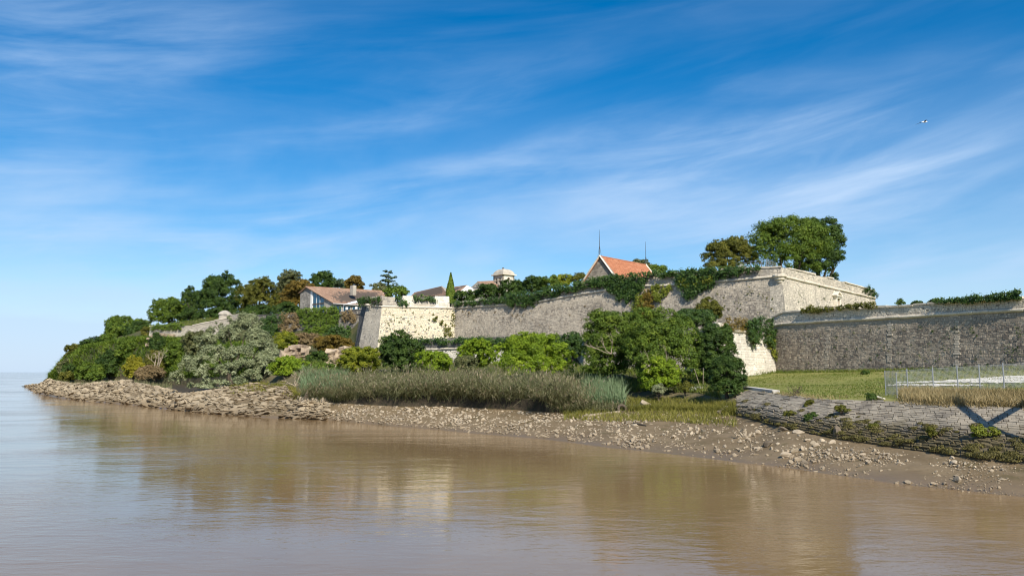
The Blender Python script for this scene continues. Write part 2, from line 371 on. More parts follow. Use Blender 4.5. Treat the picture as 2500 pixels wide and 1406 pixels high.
# ---- the river
def river():
    m, nt, b, out = mat_nodes("river_water"); n = NT(nt); p = n.pos()
    silt = n.noise(p, .035, 4, .55, .8, scl=(1, .45, 1))
    c = n.mix(n.ramp(silt, .35, .65), (.215, .138, .066), (.272, .182, .092))
    n.link(c, b.inputs["Base Color"]); b.inputs["IOR"].default_value = 1.333
    b.inputs["Specular IOR Level"].default_value = .5
    patch = n.ramp(n.noise(p, .045, 4, .6, 1.0, scl=(.55, 1, 1), rot=(0, 0, .5)), .40, .66)
    n.link(n.math('ADD', .06, n.math('MULTIPLY', patch, .10)), b.inputs["Roughness"])
    w1 = n.noise(p, .55, 3, .5, .5, scl=(.6, 1.3, 1), rot=(0, 0, .35)); w2 = n.noise(p, 1.9, 3, .55, .3, scl=(.55, 1.4, 1), rot=(0, 0, -.25))
    w3 = n.noise(p, 6.0, 2, .5, 0, scl=(.6, 1.3, 1))
    h = n.math('ADD', n.math('MULTIPLY', w1, .55), n.math('ADD', n.math('MULTIPLY', w2, .28), n.math('MULTIPLY', w3, .07)))
    h = n.math('MULTIPLY', h, n.math('ADD', .35, n.math('MULTIPLY', patch, .9)))
    n.link(n.bump(h, .42, .16), b.inputs["Normal"])
    R = 30000.
    V = [(-R, -200, 0), (R, -200, 0), (R, R, 0), (-R, R, 0)]
    o = obj("river", V, [(0, 1, 2, 3)], m); tag(o, kind="structure")
river()
# ================================================================== masonry
QB = np.array([(0, 4, 5, 1), (1, 5, 6, 2), (2, 6, 7, 3), (3, 7, 4, 0), (4, 7, 6, 5)])
def masonry(b0, b1, t1, t0, nrm, ch, ln, rng, proud=(.0, .04), gap=.008, miss=.012, back=.05):
    """blocks laid in courses over the quad b0 b1 t1 t0 (left to right, bottom to top)"""
    b0, b1, t1, t0 = (np.asarray(q, float) for q in (b0, b1, t1, t0)); nrm = np.asarray(nrm, float)
    L = max(np.linalg.norm(b1 - b0), np.linalg.norm(t1 - t0)); Hh = max(np.linalg.norm(t0 - b0), np.linalg.norm(t1 - b1))
    nr = max(1, int(round(Hh / ch))); rows = []
    te = np.cumsum(rng.uniform(.55, 1.5, nr)); te = np.concatenate(([0], te / te[-1]))
    for r in range(nr):
        k = int(L / (ln * .55)) + 3
        w = rng.uniform(.45, 1.5, k) * ln; s = np.cumsum(w) - rng.uniform(0, ln)
        s = np.concatenate(([0], s[(s > ln * .3) & (s < L - ln * .3)], [L])) / L
        rows.append(np.stack([s[:-1], s[1:], np.full(len(s) - 1, te[r]), np.full(len(s) - 1, te[r + 1])], 1))
    R = np.concatenate(rows); R = R[rng.random(len(R)) > miss]; m = len(R)
    gx = gap / L; gy = gap / Hh
    j = lambda: rng.uniform(.3, 1.2, m)
    s0, s1, q0, q1 = R[:, 0] + gx * j() * .5, R[:, 1] - gx * j() * .5, R[:, 2] + gy * j() * .5, R[:, 3] - gy * j() * .5
    def bil(s, t):
        s = s[:, None]; t = t[:, None]
        return (b0 * (1 - s) + b1 * s) * (1 - t) + (t0 * (1 - s) + t1 * s) * t
    base = [bil(s0, q0), bil(s1, q0), bil(s1, q1), bil(s0, q1)]
    pr = rng.uniform(proud[0], proud[1], m)
    ix, iy = .028 / L, .022 / Hh
    front = [bil(s0 + ix * j(), q0 + iy * j()), bil(s1 - ix * j(), q0 + iy * j()), bil(s1 - ix * j(), q1 - iy * j()), bil(s0 + ix * j(), q1 - iy * j())]
    V = np.zeros((m, 8, 3))
    for a in range(4):
        V[:, a] = base[a] - nrm * back
        V[:, a + 4] = front[a] + nrm * (pr + rng.uniform(-.012, .012, m))[:, None]
    Fq = (np.arange(m)[:, None, None] * 8 + QB[None]).reshape(-1, 4)
    return V.reshape(-1, 3), Fq
def merge(parts):
    V, Fq, n = [], [], 0
    for v, f in parts: V.append(v); Fq.append(f + n); n += len(v)
    return np.concatenate(V), np.concatenate(Fq)

def rampart(root, pts, zb, zc, zt, mat_core, mat_stone, mat_trim, mat_par=None, batter=.16, thick=2.2, ch=.22, ln=.33, seed=1,
            parapet=True, cordon=True, coping=True, ends=(None, None), piece=2.2, copw=.8, cop_miss=.0, first=0, proud=(.0, .03)):
    """a battered wall over plan points: core, stones, string course, parapet with stones, coping slabs"""
    rng = np.random.default_rng(seed); pts = [np.asarray(p, float) for p in pts]; n = len(pts)
    e = [unit(pts[i + 1] - pts[i]) for i in range(n - 1)]; nr = [np.array((q[1], -q[0])) for q in e]
    mt = []
    for i in range(n):
        a = nr[max(i - 1, 0)]; b = nr[min(i, n - 2)]; q = unit(a + b); mt.append(q / max(.35, q @ a))
    core = MB(); stones = []; pst = []
    P3 = lambda p, z: np.array((p[0], p[1], z))
    for i in range(n - 1):
        a, b = pts[i], pts[i + 1]
        A0, B0 = P3(a + mt[i] * batter * (zc[i] - zb[i]), zb[i]), P3(b + mt[i + 1] * batter * (zc[i + 1] - zb[i + 1]), zb[i + 1])
        A1, B1 = P3(a, zc[i]), P3(b, zc[i + 1]); A2, B2 = P3(a, zt[i]), P3(b, zt[i + 1])
        ai, bi = a - mt[i] * thick, b - mt[i + 1] * thick
        A3, B3, A4, B4 = P3(ai, zt[i]), P3(bi, zt[i + 1]), P3(ai, zb[i] - .5), P3(bi, zb[i + 1] - .5)
        core.add([A0, B0, B1, A1, B2, A2, B3, A3, B4, A4],
                 [(0, 1, 2, 3), (3, 2, 4, 5), (5, 4, 6, 7), (7, 6, 8, 9), (9, 8, 1, 0)] + ([(0, 3, 5, 7, 9)] if i == 0 else []) + ([(1, 8, 6, 4, 2)] if i == n - 2 else []))
        N = unit(np.cross(B0 - A0, A1 - A0))
        stones.append(masonry(A0, B0, B1, A1, N, ch, ln, rng, proud))
        if parapet: pst.append(masonry(A1, B1, B2, A2, np.array((*nr[i], 0)), ch, ln, rng, proud))
    core.build("wall_core", mat_core, root)
    o = obj("masonry", *merge(stones), mat_stone, root); tag(o, kind="stuff")
    if parapet: o = obj("parapet", *merge(pst), mat_par or mat_stone, root); tag(o, kind="stuff")
    prof = [(-.1, .20), (.17, .19), (.27, .10), (.29, -.02), (.24, -.13), (.12, -.19), (-.1, -.20)]
    for i in range(n - 1):
        L = np.linalg.norm(pts[i + 1] - pts[i]); k = max(1, int(round(L / piece)))
        for q in range(k):
            g = .012
            t0, t1 = q / k + g / L, (q + 1) / k - g / L
            if cordon:
                V = []; dz = rng.uniform(-.03, .03); do = rng.uniform(-.04, .03)
                for t in (t0, t1):
                    p = pts[i] * (1 - t) + pts[i + 1] * t; m_ = nr[i] if 0 < q < k - 1 else (mt[i] * (1 - t) + mt[i + 1] * t)
                    z = zc[i] * (1 - t) + zc[i + 1] * t
                    V += [P3(p + m_ * (x + do), z + y + dz) for x, y in prof]
                m = len(prof); Fc = [(j, j + 1, m + j + 1, m + j) for j in range(m - 1)] + [tuple(range(m))[::-1], tuple(range(m, 2 * m)), (0, m, 2 * m - 1, m - 1)]
                Fc = [f[::-1] for f in Fc]
                obj("cordon_stone", V, Fc, mat_trim, root)
            if coping and rng.random() > cop_miss:
                mb = MB(); dz = rng.uniform(-.03, .05); th = rng.uniform(.17, .26); ov = rng.uniform(.10, .2)
                p0 = pts[i] * (1 - t0) + pts[i + 1] * t0; p1 = pts[i] * (1 - t1) + pts[i + 1] * t1
                m0 = nr[i] if q else mt[i]; m1 = nr[i] if q < k - 1 else mt[i + 1]
                z0 = zt[i] * (1 - t0) + zt[i + 1] * t0 + dz; z1 = zt[i] * (1 - t1) + zt[i + 1] * t1 + dz + rng.uniform(-.04, .04)
                b = [P3(p0 + m0 * ov, z0), P3(p1 + m1 * ov, z1), P3(p1 - m1 * copw, z1), P3(p0 - m0 * copw, z0)]
                mb.hexa(b, [x + np.array((0, 0, th)) for x in b]); mb.build("coping_stone", mat_trim, root)
    return e, nr, mt

def chain(root, a, b, t, zb, zt, zc, batter, nrm, w, mat, rng):
    """a pale upright band of long-and-short quoins bonded into the wall face"""
    a = np.asarray(a); b = np.asarray(b); e = unit(b - a); p = a * (1 - t) + b * t; parts = []
    z = zb + rng.uniform(0, .3); k = 0
    while z < zt:
        h = rng.uniform(.22, .34); ww = w * (rng.uniform(.65, .95) if k % 2 else rng.uniform(.35, .6)); k += 1
        if rng.random() < .25: z += h; continue
        f = lambda s, q: np.array((*(p + e * s + nrm * batter * (zc - q)), q))
        parts.append(masonry(f(-ww / 2, z), f(ww / 2, z), f(ww / 2, z + h), f(-ww / 2, z + h), np.array((*nrm, .1)), h, ww, rng, (.03, .06), .02, 0)); z += h
    obj("quoin_chain", *merge(parts), mat, root)

M_core = stone_mat("mortar_bed", (.40, .36, .28), (.15, .138, .12), .5)
M_grey = stone_mat("grey_rubble", (.55, .475, .365), (.175, .15, .12), .54, zc=20.2, seed=2.)
M_greyp = stone_mat("parapet_rubble", (.54, .48, .385), (.215, .19, .16), .42, seed=6.)
M_low = stone_mat("dark_rubble", (.48, .40, .30), (.125, .104, .086), .62, zc=12.9, seed=9.)
M_lowp = stone_mat("pale_parapet", (.66, .59, .475), (.34, .305, .25), .34, seed=3.)
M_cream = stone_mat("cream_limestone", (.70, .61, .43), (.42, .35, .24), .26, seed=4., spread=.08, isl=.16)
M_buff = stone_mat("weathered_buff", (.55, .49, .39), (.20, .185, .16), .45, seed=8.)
M_white = stone_mat("pale_limestone", (.74, .68, .56), (.33, .30, .25), .30, seed=12., streak=.9, isl=.2)
M_trim = stone_mat("trim_stone", (.70, .62, .49), (.28, .245, .195), .32, seed=5.)
M_dark_shade = stone_mat("dark_and_shaded_stone", (.20, .185, .165), (.075, .07, .066), .6, seed=7.)  # dark old wall stone; on the bastion's left flank the tone paints in shade
M_quoin = stone_mat("quoin_stone", (.44, .385, .305), (.20, .176, .145), .40, seed=11.)
rngW = np.random.default_rng(77)

# ---- bastion with the sunlit cream front, left of the curtain
zA = zz(752, 163)
bas = thing("bastion", "pale stone bastion with a sunlit cream front, left of the long ivy-topped curtain wall", "bastion", (*K0, 8.))
rp = [K2, K1, K0, A_]; zC = [zz(745, 180), zz(746, 163), zz(748, 159), zA]
def bastion_faces():
    pts = rp; n = 4; zb = [8., 7.5, 7.5, 9.]
    e = [unit(pts[i + 1] - pts[i]) for i in range(3)]; nr = [np.array((q[1], -q[0])) for q in e]
    mt = [nr[0]] + [unit(nr[i - 1] + nr[i]) / max(.35, unit(nr[i - 1] + nr[i]) @ nr[i]) for i in (1, 2)] + [nr[2]]
    core = MB(); bt = .17; P3 = lambda p, z: np.array((*p, z)); rng = np.random.default_rng(3)
    for i, m in enumerate((M_dark_shade, M_buff, M_cream)):
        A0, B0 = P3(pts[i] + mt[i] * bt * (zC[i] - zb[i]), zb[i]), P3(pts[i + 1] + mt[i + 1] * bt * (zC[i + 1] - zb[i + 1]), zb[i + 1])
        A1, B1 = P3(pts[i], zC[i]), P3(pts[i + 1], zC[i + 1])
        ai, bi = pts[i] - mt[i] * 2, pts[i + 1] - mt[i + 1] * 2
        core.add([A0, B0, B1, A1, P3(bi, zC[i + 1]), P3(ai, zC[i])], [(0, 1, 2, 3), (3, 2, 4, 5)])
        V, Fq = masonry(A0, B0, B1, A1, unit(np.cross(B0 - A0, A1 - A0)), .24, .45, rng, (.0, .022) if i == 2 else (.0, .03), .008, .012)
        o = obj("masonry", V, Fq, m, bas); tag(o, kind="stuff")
        L = np.linalg.norm(pts[i + 1] - pts[i]); k = max(1, int(L / 2.2))
        for q in range(k):
            t0, t1 = q / k + .01 / L, (q + 1) / k - .01 / L; V = []
            for t in (t0, t1):
                p = pts[i] * (1 - t) + pts[i + 1] * t; m_ = mt[i] * (1 - t) + mt[i + 1] * t; z = zC[i] * (1 - t) + zC[i + 1] * t
                V += [P3(p + m_ * x, z + y) for x, y in ((-.1, .2), (.2, .18), (.28, 0), (.2, -.16), (-.1, -.2))]
            obj("cordon_stone", V, [(j + 1, j, 5 + j, 6 + j) for j in range(4)] + [(0, 1, 2, 3, 4), (9, 8, 7, 6, 5)], M_trim, bas)
    core.build("wall_core", M_core, bas)
    # parapet: merlons with splayed embrasures between, tops as in the picture
    mer = [(879, 932, 725, 746, M_greyp), (933, 970, 725, 749, M_buff), (979, 1012, 722, 745, M_white), (1016, 1066, 731, 750, M_buff), (1060, 1098, 723, 751, M_white)]
    for (ua, ub, vt, vb, m) in mer:
        fa, fb = (K1, K0) if ua < 930 else (K0, A_)
        p0, p1 = on_plane(ua, vb, fa, fb), on_plane(ub, vb, fa, fb); zt = on_plane((ua + ub) / 2, vt, fa, fb)[2]
        if ua < 930: p0 = P3(K1, p0[2]); p1 = P3(K0, p0[2])
        z0 = min(p0[2], p1[2]) - .15; ee = unit((p1 - p0)[:2]); nn = np.array((ee[1], -ee[0])); back = -nn * 2.4
        sl = .0 if ua < 930 else rng.uniform(.1, .45)
        b = [P3(p0[:2], z0), P3(p1[:2], z0), P3(p1[:2] + back, z0), P3(p0[:2] + back, z0)]
        tp = [P3(p0[:2] - nn * .12 + ee * sl, zt), P3(p1[:2] - nn * .12 - ee * sl, zt), P3(p1[:2] + back * .9, zt - .3), P3(p0[:2] + back * .9, zt - .3)]
        MB().hexa(b, tp).build("merlon", m, bas)
        V, Fq = masonry(b[0], b[1], tp[1], tp[0], np.array((*nn, .05)), .32, .6, rng, (.0, .05))
        o = obj("merlon_stones", V, Fq, m, bas); tag(o, kind="stuff")
    for (ua, ub, vt) in ((970, 979, 741), (1010, 1018, 741), (930, 1111, 746)):     # embrasure sills and the low course all along
        p0, p1 = on_plane(ua, vt, K0, A_), on_plane(ub, vt, K0, A_); z0 = zC[2]
        ee = unit((p1 - p0)[:2]); nn = np.array((ee[1], -ee[0]))
        b = [P3(p0[:2] - nn * .05, z0), P3(p1[:2] - nn * .05, z0), P3(p1[:2] - nn * 2.2, z0), P3(p0[:2] - nn * 2.2, z0)]
        MB().hexa(b, [P3(q[:2], p0[2]) for q in b]).build("sill_course", M_buff, bas)
bastion_faces()
def corbel(root, p, z, mat, s=1.0, name="turret_corbel"):
    mb = MB(); k = 12; prof = [(.25, -1.5), (.55, -1.25), (.6, -.95), (.95, -.75), (1.0, -.45), (1.3, -.25), (1.35, .05), (1.2, .2)]
    V = []; 
    for r, h in prof:
        V += [(p[0] + s * r * math.cos(2 * math.pi * j / k), p[1] + s * r * math.sin(2 * math.pi * j / k), z + s * h) for j in range(k)]
    Fc = [(i * k + j, i * k + (j + 1) % k, (i + 1) * k + (j + 1) % k, (i + 1) * k + j) for i in range(len(prof) - 1) for j in range(k)]
    Fc += [tuple(range(k))[::-1], tuple((len(prof) - 1) * k + j for j in range(k))]
    return mb.add(V, Fc).build(name, mat, root)
corbel(bas, K1 + unit(K0 - K1) * 1.3, zC[1] + .1, M_trim, .75)

# ---- long curtain wall
cur = thing("curtain_wall", "long grey stone curtain wall with ivy along its top, between the two bastions", "fortress wall", (*((A_ + E_) / 2), 6.))
cu = [(1111, 752, 740), (1200, 746.5, 733), (1301, 739, 722), (1393, 722, 704), (1490, 707.5, 687), (1577, 698, 676), (1642, 696, 668), (1756, 687, 660), (1880, 676.5, 655)]
zc_l, zt_l, pl = [], [], []
for u, v, vt in cu:
    q = on_plane(u, v, A_, E_); pl.append(q[:2]); zc_l.append(q[2]); zt_l.append(on_plane(u, vt, A_, E_)[2])
pl[0] = A_
rampart(cur, pl, [8.5, 8.5, 8, 7.5, 7, 6.5, 6, 6, 6], zc_l, zt_l, M_core, M_grey, M_trim, M_greyp, batter=.13, seed=5, cop_miss=.15, proud=(.0, .04))
ce = unit(E_ - A_); cn = np.array((ce[1], -ce[0])); CURN = cn
for u in (1138, 1170, 1237, 1305, 1342, 1378, 1418):
    q = on_plane(u, 760, A_, E_); t = np.linalg.norm(q[:2] - A_) / np.linalg.norm(E_ - A_)
    chain(cur, A_, E_, t, 11, 18.2, float(np.interp(t, [np.linalg.norm(x - A_) / np.linalg.norm(E_ - A_) for x in pl], zc_l)), .13, cn, .8, M_quoin, rngW)

# ---- right-hand bastion: corner and the bright receding face
rb = thing("bastion", "tall stone bastion with a bright receding face, above the low curtain wall", "bastion", (*E_, 6.))
zE = on_plane(1900, 675, A_, E_)[2]; zR = zz(728, 147)
pE0 = pl[-1]; zEt = zt_l[-1]; CB = E_ + unit(RB - E_) * 1.6
M_rbf = stone_mat("bright_face", (.64, .565, .44), (.29, .262, .215), .44, seed=15., streak=1.3, isl=.12)
rampart(rb, [pE0 + ce * .02, E_, E_ + (RB - E_) * .5, RB], [6] * 4, [zc_l[-1], zE, (zE + zR) / 2, zR], [zEt, zz(653, 116), (zz(654, 117) + zz(711, 147)) / 2 + .25, zz(711, 147)],
        M_core, M_rbf, M_trim, M_rbf, batter=.13, seed=9, piece=2.6, cop_miss=.1, proud=(.0, .02), thick=3)
corbel(rb, E_ - ce * .3, zE + .1, M_trim, .8)
RBi = RB + np.array((-26, 24.)); MB().hexa([(*E_, 18.), (*RB, 18.), (*(RB + np.array((-16, 26))), 18.), (*(E_ + np.array((-16, 26))), 18.)],
     [(*(E_ + np.array((-.5, 2))), zE - .3), (*(RB + np.array((-2.5, .5))), zR - .3), (*(RB + np.array((-16, 26))), zR - .3), (*(E_ + np.array((-16, 26))), zE - .3)]).build("bastion_fill", M_slope, rb)
RN = np.array((unit(RB - E_)[1], -unit(RB - E_)[0]))

# ---- low curtain along the meadow
lc = thing("curtain_wall", "dark weathered low curtain wall running along the back of the green meadow", "fortress wall", (*R0, 6.))
lu = [(1886, 795, 775), (1912, 790, 764), (2030, 783.5, 757), (2166, 776, 750), (2340, 765, 739.5), (2500, 755.5, 730)]
lp, lzc, lzt = [], [], []
for u, v, vt in lu:
    q = on_plane(u, v, R0, R1); lp.append(q[:2]); lzc.append(q[2]); lzt.append(on_plane(u, vt, R0, R1)[2])
lp.append(R2); lzc.append(lzc[-1]); lzt.append(lzt[-1])
rampart(lc, lp, [5.6] * 7, lzc, lzt, M_core, M_low, M_trim, M_lowp, batter=.12, seed=11, ch=.19, ln=.28, piece=1.7, copw=.9, cop_miss=.05, proud=(.0, .035))
le = unit(R1 - R0); lnn = np.array((le[1], -le[0]))
for u, w in ((2022, .9), (2174, 1.0), (2338, 1.0)):
    q = on_plane(u, 780, R0, R1); t = np.linalg.norm(q[:2] - R0) / np.linalg.norm(R1 - R0)
    chain(lc, R0, R1, t, 6.4, lzc[2] - .7, lzc[2] + .05, .12, lnn, w, M_quoin, rngW)

# ---- small pointed outwork below the right-hand bastion
ow = thing("outwork", "small pointed whitish outwork with ivy on top, left of the low curtain wall", "bastion", (*S_, 5.))
zS = zz(804, 95)
rampart(ow, [S2, S_, R0 + np.array((.1, -.1))], [5.5, 4.6, 5.6], [zS, zS, zS], [zS + .9, zS + .9, zS + .6], M_core, M_white, M_trim, M_white, batter=.15, seed=14, ch=.24, ln=.45, coping=False, proud=(.005, .04), thick=1.5)

# ---- lower enclosure in front of the curtain, mostly behind bushes
fb = thing("outwork", "low stone terrace wall at the foot of the cream bastion, half hidden by bushes", "fortress wall", (*P(1000, 860, 150)[:2], 8.))
f0, f1 = P(940, 855, 150)[:2], P(1372, 850, 131)[:2]
zf = zz(854, 148); ft = zz(829, 148)
rampart(fb, [f0, f1], [7.5, 7], [zf, zf + .1], [ft, ft + .1], M_core, M_white, M_trim, M_dark_shade, batter=.1, seed=16, thick=9, coping=False)
fe = unit(f1 - f0)
fw = thing("outwork", "dark battered wall end rising behind the bright green trees below the curtain", "fortress wall", (*P(1415, 900, 118)[:2], 6.))
g0 = P(1432, 850, 119)[:2]; g1 = P(1700, 840, 108)[:2]; gb = g0 + np.array((-.5, 12))
rampart(fw, [gb, g0, g1], [7, 5.5, 5.5], [10.2] * 3, [11.2] * 3, M_core, M_greyp, M_trim, M_greyp, batter=.2, seed=17, coping=False, thick=3)

# ---- wall left of the bastion, under the long house
lw = thing("curtain_wall", "dark old wall draped with ivy below the long tiled house", "fortress wall", (*((LW0 + LW1) / 2), 11.))
zl0, zl1 = zz(772, 194), zz(757, 182)
rampart(lw, [LW0, (LW0 + LW1) / 2, LW1], [10, 10, 9], [zl0 - .9, (zl0 + zl1) / 2 - .9, zl1 - .9], [zl0, (zl0 + zl1) / 2, zl1], M_core, M_dark_shade, M_dark_shade, M_dark_shade, batter=.12, seed=18, cop_miss=.3)
# low breastwork and ruined scarp at the left end
MBk = thing("ruined_wall", "ruined pale scarp wall under the grassy mound at the left end of the hill", "wall", (*P(440, 830, 205)[:2], 12.))
r0, r1, r2 = P(366, 800, 208)[:2], P(470, 797, 203)[:2], P(560, 778, 199)[:2]
rampart(MBk, [r0 + np.array((-.5, 6)), r0, r1, r2], [12, 12, 12, 12.5], [zz(806, 208)] * 2 + [zz(803, 203), zz(790, 199)], [zz(797, 208)] * 2 + [zz(795, 203), zz(776, 199)], M_core, M_buff, M_trim, M_greyp, batter=.1, seed=19, cordon=False, cop_miss=.5)
# ================================================================== vegetation
LM = {
 'dark':   leaf_mat("leaf_dark_green", (.024, .052, .012), (.052, .096, .016), (.105, .160, .024)),
 'mid':    leaf_mat("leaf_mid_green", (.048, .085, .014), (.105, .165, .018), (.200, .260, .028)),
 'bright': leaf_mat("leaf_bright_green", (.095, .150, .012), (.195, .285, .016), (.330, .410, .030), .32),
 'lime':   leaf_mat("leaf_yellow_green", (.105, .130, .014), (.215, .245, .018), (.360, .350, .032), .32),
 'olive':  leaf_mat("leaf_olive", (.060, .072, .014), (.125, .130, .018), (.215, .200, .028)),
 'rust':   leaf_mat("leaf_rust", (.085, .068, .016), (.175, .122, .020), (.265, .180, .030)),
 'willow': leaf_mat("leaf_silver_willow", (.115, .138, .062), (.245, .272, .138), (.400, .420, .245), .2),
 'grey':   leaf_mat("leaf_grey_green", (0.081, 0.097, 0.036), (0.138, 0.152, 0.058), (0.227, 0.214, 0.089)),
 'pine':   leaf_mat("needle_blue_green", (0.049, 0.083, 0.042), (0.097, 0.145, 0.071), (0.162, 0.207, 0.100)),
 'brown':  leaf_mat("leaf_dry_brown", (.120, .088, .040), (.215, .152, .070), (.310, .232, .115), .15),
 'ivy':    leaf_mat("leaf_ivy", (0.023, 0.050, 0.013), (0.045, 0.088, 0.017), (0.097, 0.155, 0.025), .15, .42),
 'yivy':   leaf_mat("leaf_pale_ivy", (0.089, 0.117, 0.015), (0.170, 0.200, 0.021), (0.300, 0.290, 0.037), .2),
 'gold':   leaf_mat("leaf_gold", (.135, .135, .014), (.270, .250, .018), (.400, .360, .030), .3),
}
M_bark = plain_mat("bark", (.085, .068, .050), .95, .1, 0, .3, 5., .03)
M_dead = plain_mat("dead_wood", (.34, .28, .20), .9, .1, 0, .25, 5., .02)

def leaf_quads(C, N, size, rng, wid=.62):
    """one pointed leaf spray (diamond) per centre C facing N"""
    n = len(C); N = unit(N); R = unit(rng.normal(size=(n, 3))); T = unit(np.cross(N, R)); B = np.cross(N, T)
    s = (size * rng.uniform(.6, 1.35, n))[:, None]
    V = np.stack([C - T * s * .5, C + B * s * wid * .5 + N * s * .08, C + T * s * .5, C - B * s * wid * .5 + N * s * .08], 1)
    return V.reshape(-1, 3), np.arange(4 * n).reshape(n, 4)
def crown(lobes, n, size, rng, cov=1.15, cr=1.0, up=.22, inner=.15, flat=.92):
    """leaf sprays packed on many clumps that sit on the lobes; gaps between clumps show the dark inside"""
    lobes = np.asarray(lobes, float); c, r = lobes[:, :3], lobes[:, 3:]
    ar = r[:, 0] * r[:, 1] + r[:, 1] * r[:, 2] + r[:, 0] * r[:, 2]; wgt = ar / ar.sum(); A = 4.19 * ar.sum() * .62
    ckm = np.maximum(size * 1.2, .19 * cr * np.minimum(r.mean(1), 5.))
    nk = int(cov * A / (math.pi * (ckm * ckm * wgt).sum())); nk = max(8, min(nk, int(n / 30)))
    li = rng.choice(len(lobes), nk * 2, p=wgt)
    D = unit(rng.normal(size=(nk * 2, 3))); D[:, 2] = np.where(D[:, 2] < -.55, -D[:, 2], D[:, 2])
    rad = np.where(rng.random(nk * 2) < inner, rng.uniform(.35, .7, nk * 2), rng.uniform(.74, 1.10, nk * 2))
    K = c[li] + D * r[li] * rad[:, None]
    q = np.min(np.linalg.norm((K[:, None] - c[None]) / r[None], axis=2) + (np.arange(len(lobes))[None] == li[:, None]) * 9, 1) if len(lobes) > 1 else np.ones(nk * 2)
    keep = np.where(q > .66)[0][:nk]; K, D = K[keep], D[keep]; nk = len(K)
    ck = ckm[li[keep]] * rng.uniform(.55, 1.5, nk)
    cnt = 7.0 * ck ** 2 / (size * size * .31); cnt = np.maximum(5, (cnt * min(1., n / cnt.sum())).astype(int)); idx = np.repeat(np.arange(nk), cnt)
    off = unit(rng.normal(size=(len(idx), 3))); off[:, 2] = np.where(off[:, 2] < -.6, -off[:, 2] * .6, off[:, 2])
    Cn = K[idx] + off * (ck[idx] * rng.uniform(.5, 1.12, len(idx)))[:, None] * np.array((1, 1, flat))
    Nn = D[idx] * .25 + off * .8 + np.array((0, 0, up)) + rng.normal(size=(len(idx), 3)) * .33
    tk = rng.beta(2.0, 2.0, nk); tint = np.clip(tk[idx] * .75 + rng.random(len(idx)) * .34 - .04, 0, 1)
    V, Q = leaf_quads(Cn, Nn, size, rng)
    return V, Q, tint
def limbs(base, tops, r0, rng, lean=.0):
    mb = MB(); base = np.asarray(base, float); tops = np.asarray(tops, float)
    ctr = tops.mean(0); fork = base * .45 + ctr * .55; fork[2] = base[2] + (min(tops[:, 2].min(), ctr[2]) - base[2]) * .62
    m = (base + fork) / 2 + rng.normal(size=3) * r0 * .8
    mb.tube([base - np.array((0, 0, .3)), base + (m - base) * .3, m, fork], [r0 * 1.35, r0, r0 * .85, r0 * .62], 7)
    for t in tops:
        k = (fork + t) / 2 + rng.normal(size=3) * np.linalg.norm(t - fork) * .10
        mb.tube([fork - (fork - m) * .05, k, t], [r0 * .5, r0 * .32, r0 * .08], 5)
    return mb
def px_lobes(L, d0):
    """lobes given in the picture: (u, v, half-width px, half-height px[, distance offset])"""
    out = []
    for q in L:
        d = d0 + (q[4] if len(q) > 4 else 0); c = P(q[0], q[1], d); s = d / F
        out.append((*c, q[2] * s, (q[2] * .85) * s, q[3] * s))
    return np.array(out)
def box_lobes(box, d, rng, k=7, fill=.55):
    u0, v0, u1, v1 = box; uc, vc, w, h = (u0 + u1) / 2, (v0 + v1) / 2, (u1 - u0) / 2, (v1 - v0) / 2
    L = [(uc, vc + h * .12, w * .70, h * .74, 0)]
    for i in range(k):
        an = 2 * math.pi * (i + rng.uniform(-.3, .3)) / k; rr = rng.uniform(.42, .62); f = rng.uniform(.30, .46)
        L.append((uc + w * rr * math.cos(an), vc - h * rr * math.sin(an) * .95, w * f, h * f * 1.05, rng.uniform(-.55, .35) * w * d / F))
    return px_lobes(L, d)
GREEN_N = [0]
def tree(name, label, cat, box, d, style, size=None, dens=1.0, lobes=None, k=7, seed=None, base=None, group=None, r0=None, up=.22, inner=.15, trunk=True, cr=1.0, flat=.92, cov=1.15):
    GREEN_N[0] += 1; rng = np.random.default_rng(seed if seed is not None else 1000 + GREEN_N[0])
    Lb = px_lobes(lobes, d) if lobes is not None else box_lobes(box, d, rng, k)
    size = size or max(.16, .0017 * d + .03)
    V, Q, tint = crown(Lb, int(46000 * dens), size, rng, cov=cov * dens, up=up, inner=inner, cr=cr, flat=flat)
    cx, cy = (Lb[:, 0] * Lb[:, 3]).sum() / Lb[:, 3].sum(), (Lb[:, 1] * Lb[:, 3]).sum() / Lb[:, 3].sum()
    if base is not None: b = np.asarray(base, float)
    else: b = np.array((cx, cy, gz(cx, cy)))
    zlow = (Lb[:, 2] - Lb[:, 5]).min(); b[2] = min(b[2], zlow + .3 * (Lb[:, 2].max() - zlow))
    root = thing(name, label, cat, b, group)
    lo = b[2] - .05; below = V[:, 2] < lo
    V[below, 2] = lo + np.abs(V[below, 2] - lo) * .2
    obj("crown", V, Q, LM[style], root, attrs={"tint": ('FACE', tint)})
    if trunk:
        tops = Lb[np.argsort(-Lb[:, 3])[:6], :3]
        limbs(b, tops, r0 or max(.07, .045 * (Lb[:, 2].max() - b[2] + 1)), rng).build("trunk", M_bark, root)
    return root

